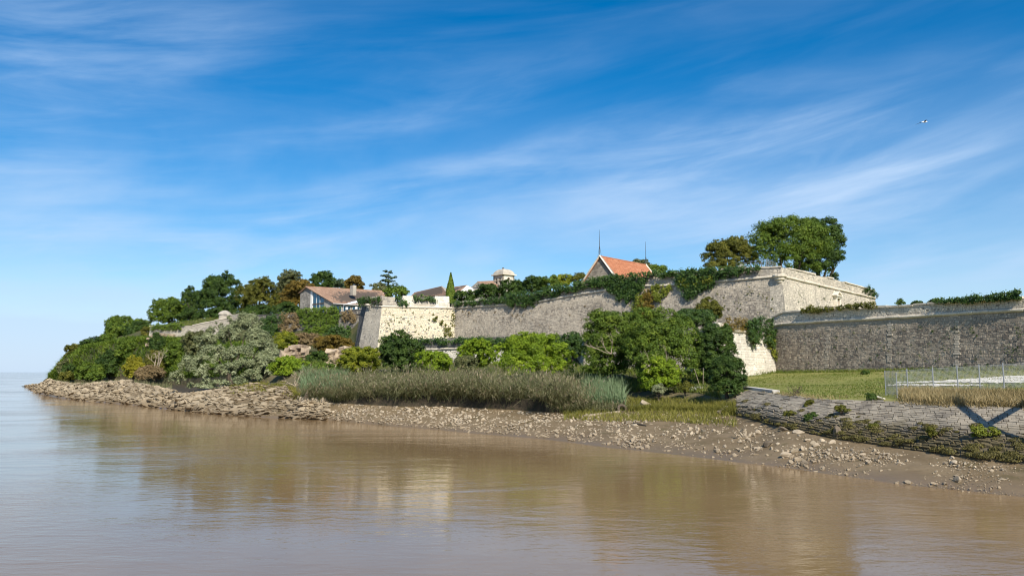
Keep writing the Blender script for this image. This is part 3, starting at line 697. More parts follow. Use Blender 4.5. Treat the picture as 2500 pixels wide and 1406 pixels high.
# ---- hilltop row, left to right
tree("tree", "loose green tree at the left end of the hilltop row", "tree", (358, 716, 466, 806), 232, 'mid', k=8)
tree("tree", "small dark green tree between the leftmost hilltop tree and the tall green one", "tree", (438, 697, 502, 790), 236, 'dark')
tree("tree", "tall ragged green tree with a pointed top in the hilltop row", "tree", (484, 664, 594, 780), 228, 'dark', lobes=[(540, 725, 46, 48), (517, 700, 22, 24), (548, 688, 20, 24), (572, 705, 20, 24), (500, 735, 20, 30, -4), (525, 758, 34, 30, -6), (565, 758, 34, 30, -5)])
tree("tree", "round olive-yellow tree in the middle of the hilltop row", "tree", (576, 674, 694, 786), 222, 'olive', k=9)
tree("tree", "tall grey-green tree behind the rust-coloured one, left of the tiled house", "tree", (666, 656, 752, 765), 230, 'grey', k=8)
tree("tree", "rust-coloured tree touching the left gable of the long tiled house", "tree", (684, 680, 788, 778), 214, 'rust', k=9)
tree("tree", "round dark green tree above the ridge of the long tiled house", "tree", (756, 660, 820, 712), 232, 'dark')
tree("tree", "low blue-green tree behind the house ridge, right of the round dark tree", "tree", (796, 682, 852, 716), 236, 'pine')
tree("tree", "autumn-brown tree behind the chimney of the long tiled house", "tree", (834, 673, 894, 716), 230, 'rust')
tree("shrub", "wispy grey-green shrub on the skyline left of the tall pine", "shrub", (902, 690, 948, 718), 224, 'grey', dens=.7)
def stone_pine():
    rng = np.random.default_rng(41); d = 238
    Lb = px_lobes([(947, 664, 12, 4.5), (938, 675, 13, 4), (957, 678, 12, 4), (945, 687, 17, 4.5), (963, 695, 9, 4), (934, 697, 14, 4.5), (950, 703, 20, 6)], d)
    b = P(948, 718, d); b[2] = gz(b[0], b[1]); root = thing("pine_tree", "tall airy pine with layered blue-green boughs standing alone on the skyline", "tree", b)
    V, Q, t = crown(Lb, 3600, .42, rng, up=.6, inner=.3, flat=.4)
    obj("crown", V, Q, LM['pine'], root, attrs={"tint": ('FACE', t)})
    mb = MB(); top = P(948, 662, d)
    mb.tube([b, b * .5 + top * .5 + np.array((.3, 0, 0)), top], [.4, .28, .06], 7)
    for q in Lb: mb.tube([np.array((top[0], d, q[2] - .9)), q[:3]], [.12, .04], 5)
    mb.build("trunk", M_bark, root)
stone_pine()
tree("shrub", "rounded bright green shrub above the merlons of the cream bastion", "shrub", (932, 696, 1002, 732), 196, 'mid', k=6)
def cypress():
    rng = np.random.default_rng(42); d = 178; n = 6500
    t = rng.random(n) ** .8; an = rng.uniform(0, 2 * math.pi, n)
    top, bot = P(1101, 666, d), P(1100, 740, d); hgt = top[2] - bot[2]
    w = 1.08 * np.minimum(1, (1 - t) * 1.5) ** .85 * (1 + .10 * np.sin(an * 3 + t * 9)) * rng.uniform(.75, 1.05, n)
    Cn = np.stack([bot[0] + w * np.cos(an), bot[1] + w * np.sin(an), bot[2] + t * hgt], 1)
    Nn = np.stack([np.cos(an), np.sin(an), np.full(n, .25)], 1) + rng.normal(size=(n, 3)) * .3
    b = bot.copy(); b[2] = gz(b[0], b[1]); root = thing("cypress_tree", "narrow pointed green cypress standing above the curtain wall", "tree", b)
    V, Q = leaf_quads(Cn, Nn, .34, rng); obj("crown", V, Q, LM['mid'], root, attrs={"tint": ('FACE', np.clip(rng.normal(.62, .2, n), 0, 1))})
    MB().tube([b, bot, top], [.25, .22, .03], 6).build("trunk", M_bark, root)
cypress()
for bx, d, st, lab in (((1108, 708, 1168, 742), 172, 'dark', "lowest dark glossy shrub right of the cypress"),
        ((1155, 690, 1226, 738), 172, 'dark', "dark bushy tree in front of the white gable and the chapel nave"),
        ((1212, 682, 1290, 736), 170, 'dark', "dark bushy tree hiding the foot of the domed bell tower"),
        ((1268, 668, 1334, 726), 168, 'dark', "tallest dark bushy tree between the bell tower and the red-roofed gable"),
        ((1312, 672, 1372, 716), 166, 'mid', "green bushy tree left of the golden-leaved tree on the rampart"),
        ((1340, 668, 1404, 704), 184, 'lime', "golden-green round tree on the rampart left of the red-roofed gable"),
        ((1396, 666, 1436, 702), 180, 'olive', "small dark olive tree touching the left edge of the red-roofed gable")):
    tree("tree", lab, "tree", bx, d, st, k=6)
tree("tree", "distant tree peeping over the ridge of the red roof", "tree", (1535, 632, 1592, 668), 186, 'grey', k=6)
tree("tree", "low distant tree right of the red roof", "tree", (1580, 646, 1634, 680), 178, 'mid', k=6)
tree("tree", "large dome-shaped green tree on the right-hand bastion", "tree", None, 133, 'mid', size=.26,
     lobes=[(1925, 600, 92, 62), (1890, 580, 45, 40, -3), (1930, 560, 50, 30), (1975, 590, 48, 40, -2), (1868, 615, 42, 34, -4), (1905, 630, 50, 30, -6), (1955, 640, 50, 38, -5), (1850, 600, 26, 26, -2), (1900, 652, 46, 24, -5), (1858, 638, 34, 24, -4), (1960, 662, 44, 22, -4)])
tree("tree", "tall darker tree forming the right half of the crown on the right-hand bastion", "tree", None, 139, 'dark', size=.27,
     lobes=[(1998, 605, 55, 62), (2010, 560, 38, 28), (1972, 556, 30, 24), (2035, 600, 28, 40), (2020, 645, 38, 34, -3), (1985, 640, 40, 36, -4), (2046, 625, 16, 24), (2010, 672, 34, 22, -3), (1975, 668, 34, 22, -4)])
tree("tree", "lower yellowish-green tree left of the big dome-shaped crown on the bastion", "tree", None, 130, 'olive', size=.25,
     lobes=[(1775, 625, 52, 36), (1800, 600, 30, 24), (1745, 640, 30, 24), (1760, 605, 24, 20), (1820, 630, 30, 30), (1770, 655, 46, 16, -2)])
for bx, lab in (((2188, 731, 2212, 748), "lone dark tuft of shrub on the skyline above the low curtain"), ((2226, 734, 2262, 748), "small shrub between the lone tuft and the ivy on the low curtain"),
                ((2264, 728, 2310, 748), "leafy shrub at the left end of the ivy along the low curtain top")):
    tree("shrub", lab, "shrub", bx, 112, 'dark', k=4, base=P((bx[0] + bx[2]) / 2, 765, 112), dens=.8)

for bx, d, lab in (((430, 752, 500, 800), 226, "dark undergrowth below the two leftmost hilltop trees"), ((492, 748, 590, 800), 222, "dark undergrowth below the tall ragged hilltop tree"),
                   ((580, 742, 680, 790), 216, "dark undergrowth below the round olive hilltop tree"), ((660, 735, 745, 785), 210, "dark undergrowth below the rust-coloured tree beside the tiled house")):
    tree("shrub", lab, "shrub", bx, d, 'dark', k=6)
# ---- hillside bushes on the left
hb = [((255, 792, 318, 822), 244, 'dark', "dark round bush filling the crest right of the concrete remains"),
      ((318, 778, 372, 812), 240, 'mid', "green bush on the crest at the upper left of the ruined scarp"),
      ((206, 832, 262, 866), 246, 'mid', "green bush on the crest just below the concrete remains"),
      ((148, 885, 192, 925), 232, 'dark', "dark low bush on the nose of the headland"),
      ((344, 796, 374, 832), 216, 'olive', "olive bush tucked against the left end of the ruined scarp"),
      ((360, 812, 410, 870), 196, 'dark', "dark bush below the crumbling rock under the ruined scarp"),
      ((138, 868, 196, 930), 238, 'grey', "grey-green bush at the tip of the headland"),
      ((150, 838, 218, 890), 246, 'olive', "olive bush on the crest just above the tip of the headland"),
      ((192, 818, 264, 900), 240, 'dark', "dark bush on the crest below the concrete block"),
      ((240, 790, 318, 880), 236, 'mid', "green bush on the crest right of the concrete block"),
      ((255, 768, 332, 840), 246, 'mid', "highest round bush on the hillside left of the ruined scarp"),
      ((300, 775, 372, 860), 234, 'dark', "dark bush touching the left end of the ruined scarp"),
      ((176, 882, 262, 940), 206, 'mid', "low green bush above the boulders near the headland tip"),
      ((232, 850, 310, 930), 212, 'dark', "dark green bush in the middle of the headland slope"),
      ((278, 820, 352, 905), 210, 'mid', "broad green bush on the mid slope below the crest"),
      ((298, 862, 354, 935), 184, 'gold', "golden-yellow bush low on the headland slope"),
      ((345, 850, 420, 930), 186, 'olive', "olive bush behind the bleached dead tree"),
      ((330, 888, 408, 938), 168, 'brown', "dry brown thicket at the foot of the slope left of the willow"),
      ((395, 830, 470, 905), 184, 'mid', "green bush between the ruined scarp and the silver willow"),
      ((440, 800, 525, 880), 178, 'grey', "grey-green bush behind the left shoulder of the silver willow"),
      ((140, 905, 182, 935), 226, 'olive', "small olive bush beside the water at the headland tip")]
for bx, d, st, lab in hb: tree("bush", lab, "bush", bx, d, st, k=7, trunk=True)

# ---- the silver willow
tree("willow_tree", "large silver-green willow sprawling over the boulder shore", "tree", None, 140, 'willow', size=.30, cr=1.5, flat=1.0, up=.35, inner=.1,
     lobes=[(602, 806, 38, 34), (634, 846, 32, 36, -2), (560, 824, 28, 28, -2), (528, 806, 18, 20, 1), (503, 840, 24, 24, 0), (520, 868, 36, 24, -6), (585, 878, 34, 30, -7), (648, 900, 28, 38, -5), (556, 912, 28, 26, -11),
            (468, 898, 32, 24, -8), (434, 926, 20, 20, -9), (612, 926, 24, 20, -9), (498, 930, 24, 24, -12), (660, 866, 18, 26, -2), (576, 780, 20, 15), (535, 946, 24, 18, -13), (588, 940, 18, 14, -12), (480, 948, 22, 16, -13), (510, 956, 26, 14, -14), (560, 958, 24, 12, -13)])

# ---- below the left wall and along the bank
mid = [((652, 868, 762, 932), 128, 'bright', "bright green bush right of the willow above the drift roots"),
       ((664, 805, 728, 860), 158, 'lime', "yellow-green sapling on the slope left of the rock outcrop"),
       ((758, 815, 872, 872), 160, 'rust', "rust-brown bramble below the ivy wall and left of the bastion"),
       ((700, 812, 790, 852), 164, 'brown', "dry brown bramble over the left rock outcrop"),
       ((740, 885, 830, 925), 126, 'mid', "low green scrub below the gap between the two rock outcrops"),
       ((742, 858, 806, 900), 146, 'dark', "dark green bush between the two rock outcrops"),
       ((818, 845, 936, 922), 118, 'lime', "yellow-green bush below the cream bastion's left corner"),
       ((915, 812, 1042, 914), 122, 'dark', "dark spiky bush in front of the cream bastion front"),
       ((1008, 855, 1112, 916), 112, 'bright', "bright yellow-green bush right of the dark spiky bush"),
       ((1112, 822, 1216, 910), 117, 'bright', "feathery green bush in front of the pale terrace wall"),
       ((1108, 868, 1172, 914), 111, 'grey', "pale grey-green bush behind the reeds left of the bright green tree"),
       ((1366, 806, 1436, 884), 125, 'ivy', "dark ivy-clad clump beside the battered wall end")]
for bx, d, st, lab in mid: tree("bush", lab, "bush", bx, d, st, k=8)
tree("tree", "bright lime-green tree with domed lobes below the long curtain wall", "tree", None, 108, 'bright', size=.22,
     lobes=[(1300, 868, 70, 46), (1280, 838, 40, 24), (1330, 842, 40, 26), (1232, 870, 34, 34), (1370, 875, 36, 34, -2), (1255, 895, 40, 30, -4), (1320, 900, 46, 26, -5), (1385, 900, 24, 22, -3)])
tree("tree", "big dark green tree with bare twigs, left half of the clump by the pointed outwork", "tree", None, 99, 'mid', size=.22, cov=1.6,
     lobes=[(1495, 835, 66, 62), (1470, 795, 44, 34), (1525, 800, 44, 36), (1450, 850, 32, 44), (1490, 890, 50, 44, -2), (1540, 870, 40, 60, 1), (1455, 900, 34, 34, -1)])
tree("tree", "big leafy green tree, largest of the clump by the pointed outwork", "tree", None, 92, 'mid', size=.21, cov=1.6,
     lobes=[(1610, 840, 78, 62), (1575, 790, 44, 36), (1620, 785, 36, 34), (1655, 815, 40, 40), (1690, 850, 34, 30, -1), (1640, 870, 60, 42, -3), (1570, 860, 40, 48, -2), (1600, 905, 56, 44, -4), (1665, 905, 44, 36, -3)])
tree("bush", "bright green bush at the foot of the clump, above the pale flowering bush", "bush", (1555, 868, 1668, 968), 86, 'bright', k=8, size=.2)
tree("tree", "dark upright tree in front of the pointed outwork's shaded side", "tree", None, 91, 'dark', size=.2, cov=1.6,
     lobes=[(1745, 860, 40, 60), (1738, 820, 18, 22), (1770, 850, 26, 46), (1720, 890, 34, 40), (1775, 815, 12, 22), (1703, 830, 12, 30, 2), (1745, 915, 44, 40, -1)])
tree("bush", "dense rounded dark green bush at the left end of the stone revetment", "bush", None, 77, 'dark', size=.17, up=.5,
     lobes=[(1778, 920, 40, 46), (1758, 905, 24, 30), (1798, 912, 24, 36), (1775, 885, 22, 18), (1780, 950, 34, 24, -1), (1750, 938, 20, 22)])
tree("bush", "pale flowering bush at the foot of the big leafy clump", "bush", (1588, 934, 1628, 970), 84, 'willow', k=5, size=.14)
tree("bush", "small round yellow-green bush beside the broken mesh fence", "bush", (1652, 930, 1692, 958), 83, 'olive', k=5, size=.14)

# ---- ivy and wall plants
def ivy(label, poly, A, B, style, thick=.5, dens=1.0, size=.26, batter=.13, zc=None, name="ivy", cat="ivy", hang=.0, seed=None, cover=4.2):
    GREEN_N[0] += 1; rng = np.random.default_rng(seed or 3000 + GREEN_N[0]); poly = np.asarray(poly, float)
    A = np.asarray(A); B = np.asarray(B); e = unit(B - A); nn = np.array((e[1], -e[0]))
    x0, y0 = poly.min(0); x1, y1 = poly.max(0)
    def inside(pt):
        c = np.zeros(len(pt), bool); m = len(poly)
        for i in range(m):
            a, b = poly[i], poly[i - 1]
            k = ((a[1] > pt[:, 1]) != (b[1] > pt[:, 1])) & (pt[:, 0] < (b[0] - a[0]) * (pt[:, 1] - a[1]) / (b[1] - a[1] + 1e-9) + a[0]); c ^= k
        return c
    pt = rng.uniform((x0, y0), (x1, y1), (9000, 2)); pt = pt[inside(pt)]
    frac = len(pt) / 9000.
    d = on_plane((x0 + x1) / 2, (y0 + y1) / 2, A, B)[1]; area = frac * (x1 - x0) * (y1 - y0) * (d / F) ** 2 / max(.25, abs(nn[1]))
    per = 26; nk = max(8, int(area * cover * dens / (size * size * .31) / per)); pt = pt[rng.choice(len(pt), nk)]
    pt = pt + rng.normal(size=pt.shape) * 1.6
    K = np.array([on_plane(u, v, A, B) for u, v in pt])
    out = rng.random(nk) ** .7 * thick + .08
    if zc is not None: out += np.maximum(0, zc - K[:, 2]) * batter
    K[:, :2] += nn * out[:, None]
    ck = size * 1.25 * rng.uniform(.6, 1.5, nk); idx = np.repeat(np.arange(nk), per)
    off = rng.normal(size=(len(idx), 3)) * .6; Cn = K[idx] + off * ck[idx][:, None] * np.array((1, 1, 1.0))
    Nn = np.array((*nn, .55)) + rng.normal(size=(len(idx), 3)) * .45 + off * .25
    tk = rng.beta(2, 2, nk); tint = np.clip(tk[idx] * .7 + rng.random(len(idx)) * .35 - .03, 0, 1)
    V, Q = leaf_quads(Cn, Nn, size, rng, .8)
    b = np.array((*K[:, :2].mean(0), K[:, 2].min()))
    root = thing(name, label, cat, b)
    obj("foliage", V, Q, LM[style], root, attrs={"tint": ('FACE', tint)})
    for j in range(3):                        # woody stems running up the wall
        a, c = K[rng.integers(nk)], K[rng.integers(nk)]
        MB().tube([a - np.array((*nn, 0)) * .05, (a + c) / 2 + rng.normal(size=3) * .05, c], [.05, .04, .02], 5).build("stem", M_bark, root)
    return root
ZC = float(np.mean(zc_l))
ivy("dark ivy hedge topping the curtain wall from the cypress to the big hanging patch", [(1108, 740), (1200, 731), (1240, 722), (1300, 712), (1306, 746), (1245, 748), (1242, 736), (1200, 741), (1112, 746)], A_, E_, 'ivy', .7, zc=None)
ivy("thin ivy fringe rising along the wall top below the red-roofed gable", [(1300, 714), (1400, 694), (1440, 686), (1500, 676), (1500, 690), (1440, 700), (1400, 712), (1340, 724), (1306, 738)], A_, E_, 'ivy', .7)
ivy("large dark heart-shaped ivy patch hanging below the red roof", [(1440, 684), (1500, 674), (1580, 667), (1580, 690), (1572, 704), (1558, 732), (1540, 738), (1525, 738), (1505, 722), (1488, 706), (1470, 700), (1440, 700)], A_, E_, 'ivy', .6, zc=ZC)
ivy("long dark ivy mantle on the wall top left of the right-hand bastion", [(1576, 668), (1640, 664), (1700, 660), (1770, 656), (1860, 652), (1858, 662), (1800, 668), (1755, 680), (1740, 690), (1705, 690), (1660, 686), (1640, 676), (1590, 676)], A_, E_, 'ivy', .8)
ivy("dark triangular ivy patch hanging on the wall left of the right-hand bastion", [(1648, 688), (1700, 684), (1755, 682), (1740, 702), (1712, 712), (1702, 726), (1690, 733), (1676, 722), (1662, 704)], A_, E_, 'ivy', .6, zc=ZC)
ivy("yellow-green triangular vine patch between the two dark ivy patches", [(1592, 698), (1640, 698), (1632, 714), (1612, 738), (1600, 722)], A_, E_, 'yivy', .4, zc=ZC)
ivy("pale vine edge below the ivy mantle at the right-hand bastion", [(1655, 690), (1690, 676), (1745, 682), (1735, 692), (1690, 698), (1668, 700)], A_, E_, 'yivy', .75, dens=.5, zc=ZC)
ivy("rusty creeper climbing the curtain wall below the yellow-green vine", [(1562, 735), (1585, 706), (1600, 716), (1600, 760), (1590, 790), (1560, 780), (1556, 752)], A_, E_, 'rust', .5, dens=.7, zc=ZC)
ivy("green creeper beside the rusty one above the big tree", [(1550, 740), (1566, 720), (1580, 730), (1575, 775), (1556, 780)], A_, E_, 'yivy', .5, dens=.7, zc=ZC)
ivy("ivy clump over the corner merlon of the cream bastion", [(878, 727), (932, 726), (930, 738), (922, 744), (908, 743), (880, 742)], K1, K0, 'ivy', .5)
ivy("small ivy patch between the first two pale merlons", [(970, 726), (982, 728), (990, 740), (1000, 746), (975, 746)], K0, A_, 'ivy', .35)
ivy("ivy fringe on top of the middle merlon of the cream bastion", [(1012, 725), (1050, 724), (1066, 738), (1054, 736), (1036, 731), (1014, 733)], K0, A_, 'ivy', .35)
ivy("scattered plants rooted low on the cream bastion front", [(1050, 770), (1075, 775), (1096, 800), (1100, 828), (1080, 822), (1066, 790), (1045, 780)], K0, A_, 'olive', .25, dens=.22, zc=zA, batter=.17)
ivy("brown plant streak down the joint of cream bastion and curtain", [(1106, 762), (1114, 762), (1113, 800), (1108, 800)], A_, E_, 'olive', .3, dens=.7, zc=ZC)
ivy("dry fringe along the top of the low terrace wall under the bastion", [(930, 826), (1100, 826), (1240, 826), (1370, 824), (1372, 838), (1240, 842), (1100, 838), (935, 834)], f0, f1, 'ivy', .6, dens=.8)
ivy("bright ivy sheet hanging on the dark wall under the tiled house", [(733, 757), (830, 751), (832, 776), (820, 800), (800, 815), (785, 835), (765, 840), (755, 815), (738, 790)], LW0, LW1, 'mid', .8, zc=18.5, size=.32)
ivy("dark ivy thicket left of the bright ivy sheet", [(640, 772), (690, 768), (700, 780), (690, 800), (670, 825), (655, 820), (640, 795)], LW0, LW1, 'ivy', .9, zc=18.5, size=.32)
ivy("dark ivy below the bright sheet beside the bastion", [(785, 830), (830, 795), (862, 800), (866, 830), (850, 842), (800, 850)], LW0, LW1, 'ivy', 1.2, zc=18.5, size=.32)
ivy("brown dead creeper on the dark wall left of the bright ivy sheet", [(690, 768), (732, 764), (738, 790), (720, 812), (690, 815), (688, 795)], LW0, LW1, 'brown', .8, zc=18.5, size=.32, dens=.7)
ivy("brown dead creeper on the dark wall between ivy sheet and bastion", [(832, 762), (872, 760), (868, 785), (838, 780)], LW0, LW1, 'brown', .7, zc=18.5, size=.32, dens=.7)
ivy("leafy ivy clump over the right end of the pointed outwork", [(1812, 786), (1835, 776), (1870, 778), (1886, 800), (1882, 838), (1868, 846), (1850, 828), (1838, 838), (1826, 846), (1816, 820)], S_, R0, 'ivy', .9, zc=zS, size=.2, batter=.15)
ivy("yellowing ivy trail at the junction of outwork and low curtain", [(1866, 820), (1884, 815), (1884, 870), (1876, 876), (1868, 850)], S_, R0, 'yivy', .5, zc=zS, size=.2, batter=.15)
ivy("dry golden plants along the top of the pointed outwork", [(1752, 798), (1768, 776), (1812, 776), (1814, 806), (1780, 806)], S_, R0, 'rust', .5, size=.16, dens=.55)
ivy("dark ivy hedge along the skyline on the low curtain", [(2270, 737), (2350, 730), (2420, 722), (2500, 712), (2500, 727), (2420, 733), (2340, 738)], R0, R1, 'ivy', .6, size=.15)
ivy("low green growth along the coping above the pedimented niche", [(1955, 760), (1985, 746), (2000, 754), (2022, 753), (2052, 750), (2080, 744), (2140, 740), (2140, 748), (2040, 755), (1985, 761)], R0, R1, 'olive', .5, size=.15, dens=.8)
ivy("leafy creeper hanging over the top of the ruined scarp wall", [(368, 794), (450, 790), (448, 802), (420, 804), (372, 806)], r0, r1, 'mid', .6)
ivy("ivy tuft at the far end of the bright bastion face", [(2098, 704), (2118, 702), (2136, 715), (2137, 728), (2126, 722), (2112, 712)], E_, RB, 'dark', .4, size=.22)
tree("bush", "olive shrub growing on the outwork top against the curtain wall", "bush", (1690, 724, 1768, 790), 112, 'olive', k=7, base=P(1730, 800, 112), size=.2)
tree("bush", "dark hanging shrub on the shaded side of the pointed outwork", "bush", (1626, 752, 1760, 806), 108, 'ivy', k=7, base=P(1700, 815, 108), size=.2)
# tufts in the wall joints
def tufts(label, A, B, region, n, style, batter, zc, seed, size=.17):
    rng = np.random.default_rng(seed); A = np.asarray(A); B = np.asarray(B); e = unit(B - A); nn = np.array((e[1], -e[0])); Vs, Qs, T, k = [], [], [], 0
    for i in range(n):
        u, v = rng.uniform(region[0], region[2]), rng.uniform(region[1], region[3]); q = on_plane(u, v, A, B)
        q[:2] += nn * (max(0, zc - q[2]) * batter + .05); m = rng.integers(6, 26); s = rng.uniform(.1, .42)
        Cn = q + rng.normal(size=(m, 3)) * s * np.array((.5, .5, .6)); V, Q = leaf_quads(Cn, np.array((*nn, .6)) + rng.normal(size=(m, 3)) * .5, size, rng)
        Vs.append(V); Qs.append(Q + k); k += len(V); T.append(np.clip(rng.normal(.4, .25, m), 0, 1))
    o = obj("wall_plants", np.concatenate(Vs), np.concatenate(Qs), LM[style], attrs={"tint": ('FACE', np.concatenate(T))})
    tag(o, label, "plants", kind="stuff")
tufts("small weeds rooted in the joints of the long curtain wall", A_, E_, (1120, 745, 1540, 800), 46, 'brown', .13, ZC, 1)
tufts("small weeds rooted in the joints of the cream bastion front", K0, A_, (935, 752, 1105, 828), 60, 'olive', .17, zA, 2)
tufts("small weeds rooted in the joints of the low curtain", R0, R1, (1960, 795, 2500, 895), 70, 'dark', .12, lzc[2], 3, .13)
tufts("small weeds rooted in the corner of the right-hand bastion", A_, E_, (1700, 690, 1900, 770), 30, 'olive', .13, ZC, 4)
tufts("small weeds rooted in the bright bastion face", E_, RB, (1918, 692, 2030, 738), 16, 'dark', .13, zE, 5)

# ---- blades: reeds, grass
def blades(name, label, cat, base, hgt, wid, lean, style, rng, seg=2, tint=None, droop=.5):
    """base (n,3); lean (n,2) sideways shift of the tip as a share of the height"""
    n = len(base); an = rng.uniform(0, math.pi, n); sx = np.stack([np.cos(an), np.sin(an), np.zeros(n)], 1) * wid[:, None] * .5
    rows = []
    for k in range(seg + 1):
        t = k / seg; off = np.stack([lean[:, 0] * t ** 1.6, lean[:, 1] * t ** 1.6, t - droop * t ** 2.4 * np.hypot(lean[:, 0], lean[:, 1]) * .6], 1) * hgt[:, None]
        w = (1 - t) ** .7 if k < seg else .08
        rows += [base + off - sx * w, base + off + sx * w]
    V = np.stack(rows, 1); m = 2 * (seg + 1)
    Q = np.concatenate([np.arange(n)[:, None] * m + np.array([(2 * k, 2 * k + 1, 2 * k + 3, 2 * k + 2)]) for k in range(seg)])
    tint = rng.random(n) if tint is None else tint
    o = obj(name, V.reshape(-1, 3), Q, LM[style], attrs={"tint": ('FACE', np.tile(tint, seg))})
    return tag(o, label, cat, kind="stuff")
LM['reed'] = leaf_mat("reed_leaf", (.105, .130, .05), (.195, .195, .092), (.34, .29, .165), .3)
LM['reedg'] = leaf_mat("reed_green", (.105, .165, .075), (.175, .245, .12), (.26, .32, .17), .25)
LM['plume'] = leaf_mat("reed_plume", (.20, .155, .095), (.30, .24, .155), (.42, .35, .24), .3)
LM['straw'] = leaf_mat("dry_straw", (.20, .15, .065), (.34, .26, .125), (.48, .39, .21), .25)
LM['marsh'] = leaf_mat("marsh_grass", (.115, .115, .022), (.20, .195, .035), (.31, .27, .065), .25)
LM['turf'] = leaf_mat("turf_blade", (.085, .125, .022), (.140, .180, .030), (.215, .215, .052), .25)
def scatter_band(n, u0, u1, i0, t0, i1, t1, rng, tpow=1.0):
    """points between land lines: i0+t0 .. i1+t1"""
    u = rng.uniform(u0, u1, n); f = i0 + t0 + (i1 + t1 - i0 - t0) * rng.random(n) ** tpow
    k = np.clip(f.astype(int), 0, 7); w = f - k
    g = lambda i, A: np.array([np.interp(uu, UG, A[j]) for uu, j in zip(u, i)])
    ui = np.clip((u - UG[0]) / 8., 0, len(UG) - 1.001); a = ui.astype(int); b = ui - a
    val = lambda A, k: A[k, a] * (1 - b) + A[k, a + 1] * b
    d = val(LD, k) * (1 - w) + val(LD, k + 1) * w; z = val(LZ, k) * (1 - w) + val(LZ, k + 1) * w
    return np.stack([KU(u) * d, d, z], 1), u, f
def reeds():
    rng = np.random.default_rng(60); nc = 430
    Cc, uc, fc = scatter_band(nc, 745, 1490, 2, .7, 3, .85, rng)               # clumps, each with its own height, lean and colour
    mound = np.exp(-((uc - 1110) / 110) ** 2) + np.exp(-((uc - 1330) / 75) ** 2) + .6 * np.exp(-((uc - 900) / 55) ** 2) + .5 * np.exp(-((uc - 790) / 40) ** 2)
    hc = (.95 + .75 * mound + rng.gamma(2.0, .28, nc)) * np.clip((1540 - uc) / 130, .5, 1); fr = np.clip(1 - (fc - 2.7) / .7, 0, 1)
    lc_ = rng.normal(size=(nc, 2)) * .35; lc_[:, 1] -= .05 + .75 * fr * np.clip(mound, 0, 1); lc_[:, 0] += .1
    tc_ = np.clip(rng.beta(1.6, 1.8, nc) * .9, 0, 1); k = rng.integers(20, 52, nc); ii = np.repeat(np.arange(nc), k); n = len(ii)
    off = rng.normal(size=(n, 2)) * .62; B0 = Cc[ii].copy(); B0[:, :2] += off; B0[:, 2] = ground_z(B0[:, 0], B0[:, 1])
    low = B0[:, 2] < Cc[ii, 2] - .6; B0[low] = Cc[ii][low]
    h = hc[ii] * rng.uniform(.6, 1.18, n); lean = lc_[ii] + off * .32 + rng.normal(size=(n, 2)) * .18
    blades("reed_bed", "dense bed of tall grey-green reeds along the muddy bank", "reeds", B0, h, np.full(n, .055), lean, 'reed', rng, 3, np.clip(tc_[ii] * .7 + rng.random(n) * .4 - .05, 0, 1))
    m = 105000; j = rng.integers(0, n, m); t = rng.uniform(.15, 1.0, m)         # leaves along the stalks
    C = B0[j] + np.stack([lean[j, 0] * t ** 1.6, lean[j, 1] * t ** 1.6, t - .3 * t ** 2.4 * np.hypot(lean[j, 0], lean[j, 1])], 1) * h[j][:, None]
    l2 = rng.normal(size=(m, 2)) * .8 + lean[j] * .9; l2[:, 0] += .2
    blades("reed_leaves", "feathery leaves of the tall reeds along the bank", "reeds", C, rng.uniform(.28, .7, m), np.full(m, .07), l2, 'reed', rng, 2, np.clip(tc_[ii][j] * .75 + .15 * t + rng.random(m) * .35 - .1, 0, 1), 1.1)
    pk = rng.choice(n, 5200, False); tp = B0[pk] + np.stack([lean[pk, 0], lean[pk, 1], 1 - .3 * np.hypot(lean[pk, 0], lean[pk, 1])], 1) * h[pk][:, None]     # seed plumes
    l3 = lean[pk] * .8 + rng.normal(size=(5200, 2)) * .3
    blades("reed_plumes", "pale brown seed plumes on the tips of the reeds", "reeds", tp - np.array((0, 0, .12)), rng.uniform(.25, .5, 5200), np.full(5200, .13), l3, 'plume', rng, 2)
    for (ua, ub, nn) in ((738, 850, 2600), (1420, 1525, 1900)):
        B1, u1, f1 = scatter_band(nn, ua, ub, 2, .9, 3, .95, rng); l = rng.normal(size=(nn, 2)) * .3; l[:, 0] -= .15
        blades("green_reeds", "fresh blue-green reeds at the %s end of the reed bed" % ("left" if ua < 1000 else "right"), "reeds", B1, rng.uniform(1.3, 2.5, nn), np.full(nn, .10), l, 'reedg', rng, 3)
reeds()
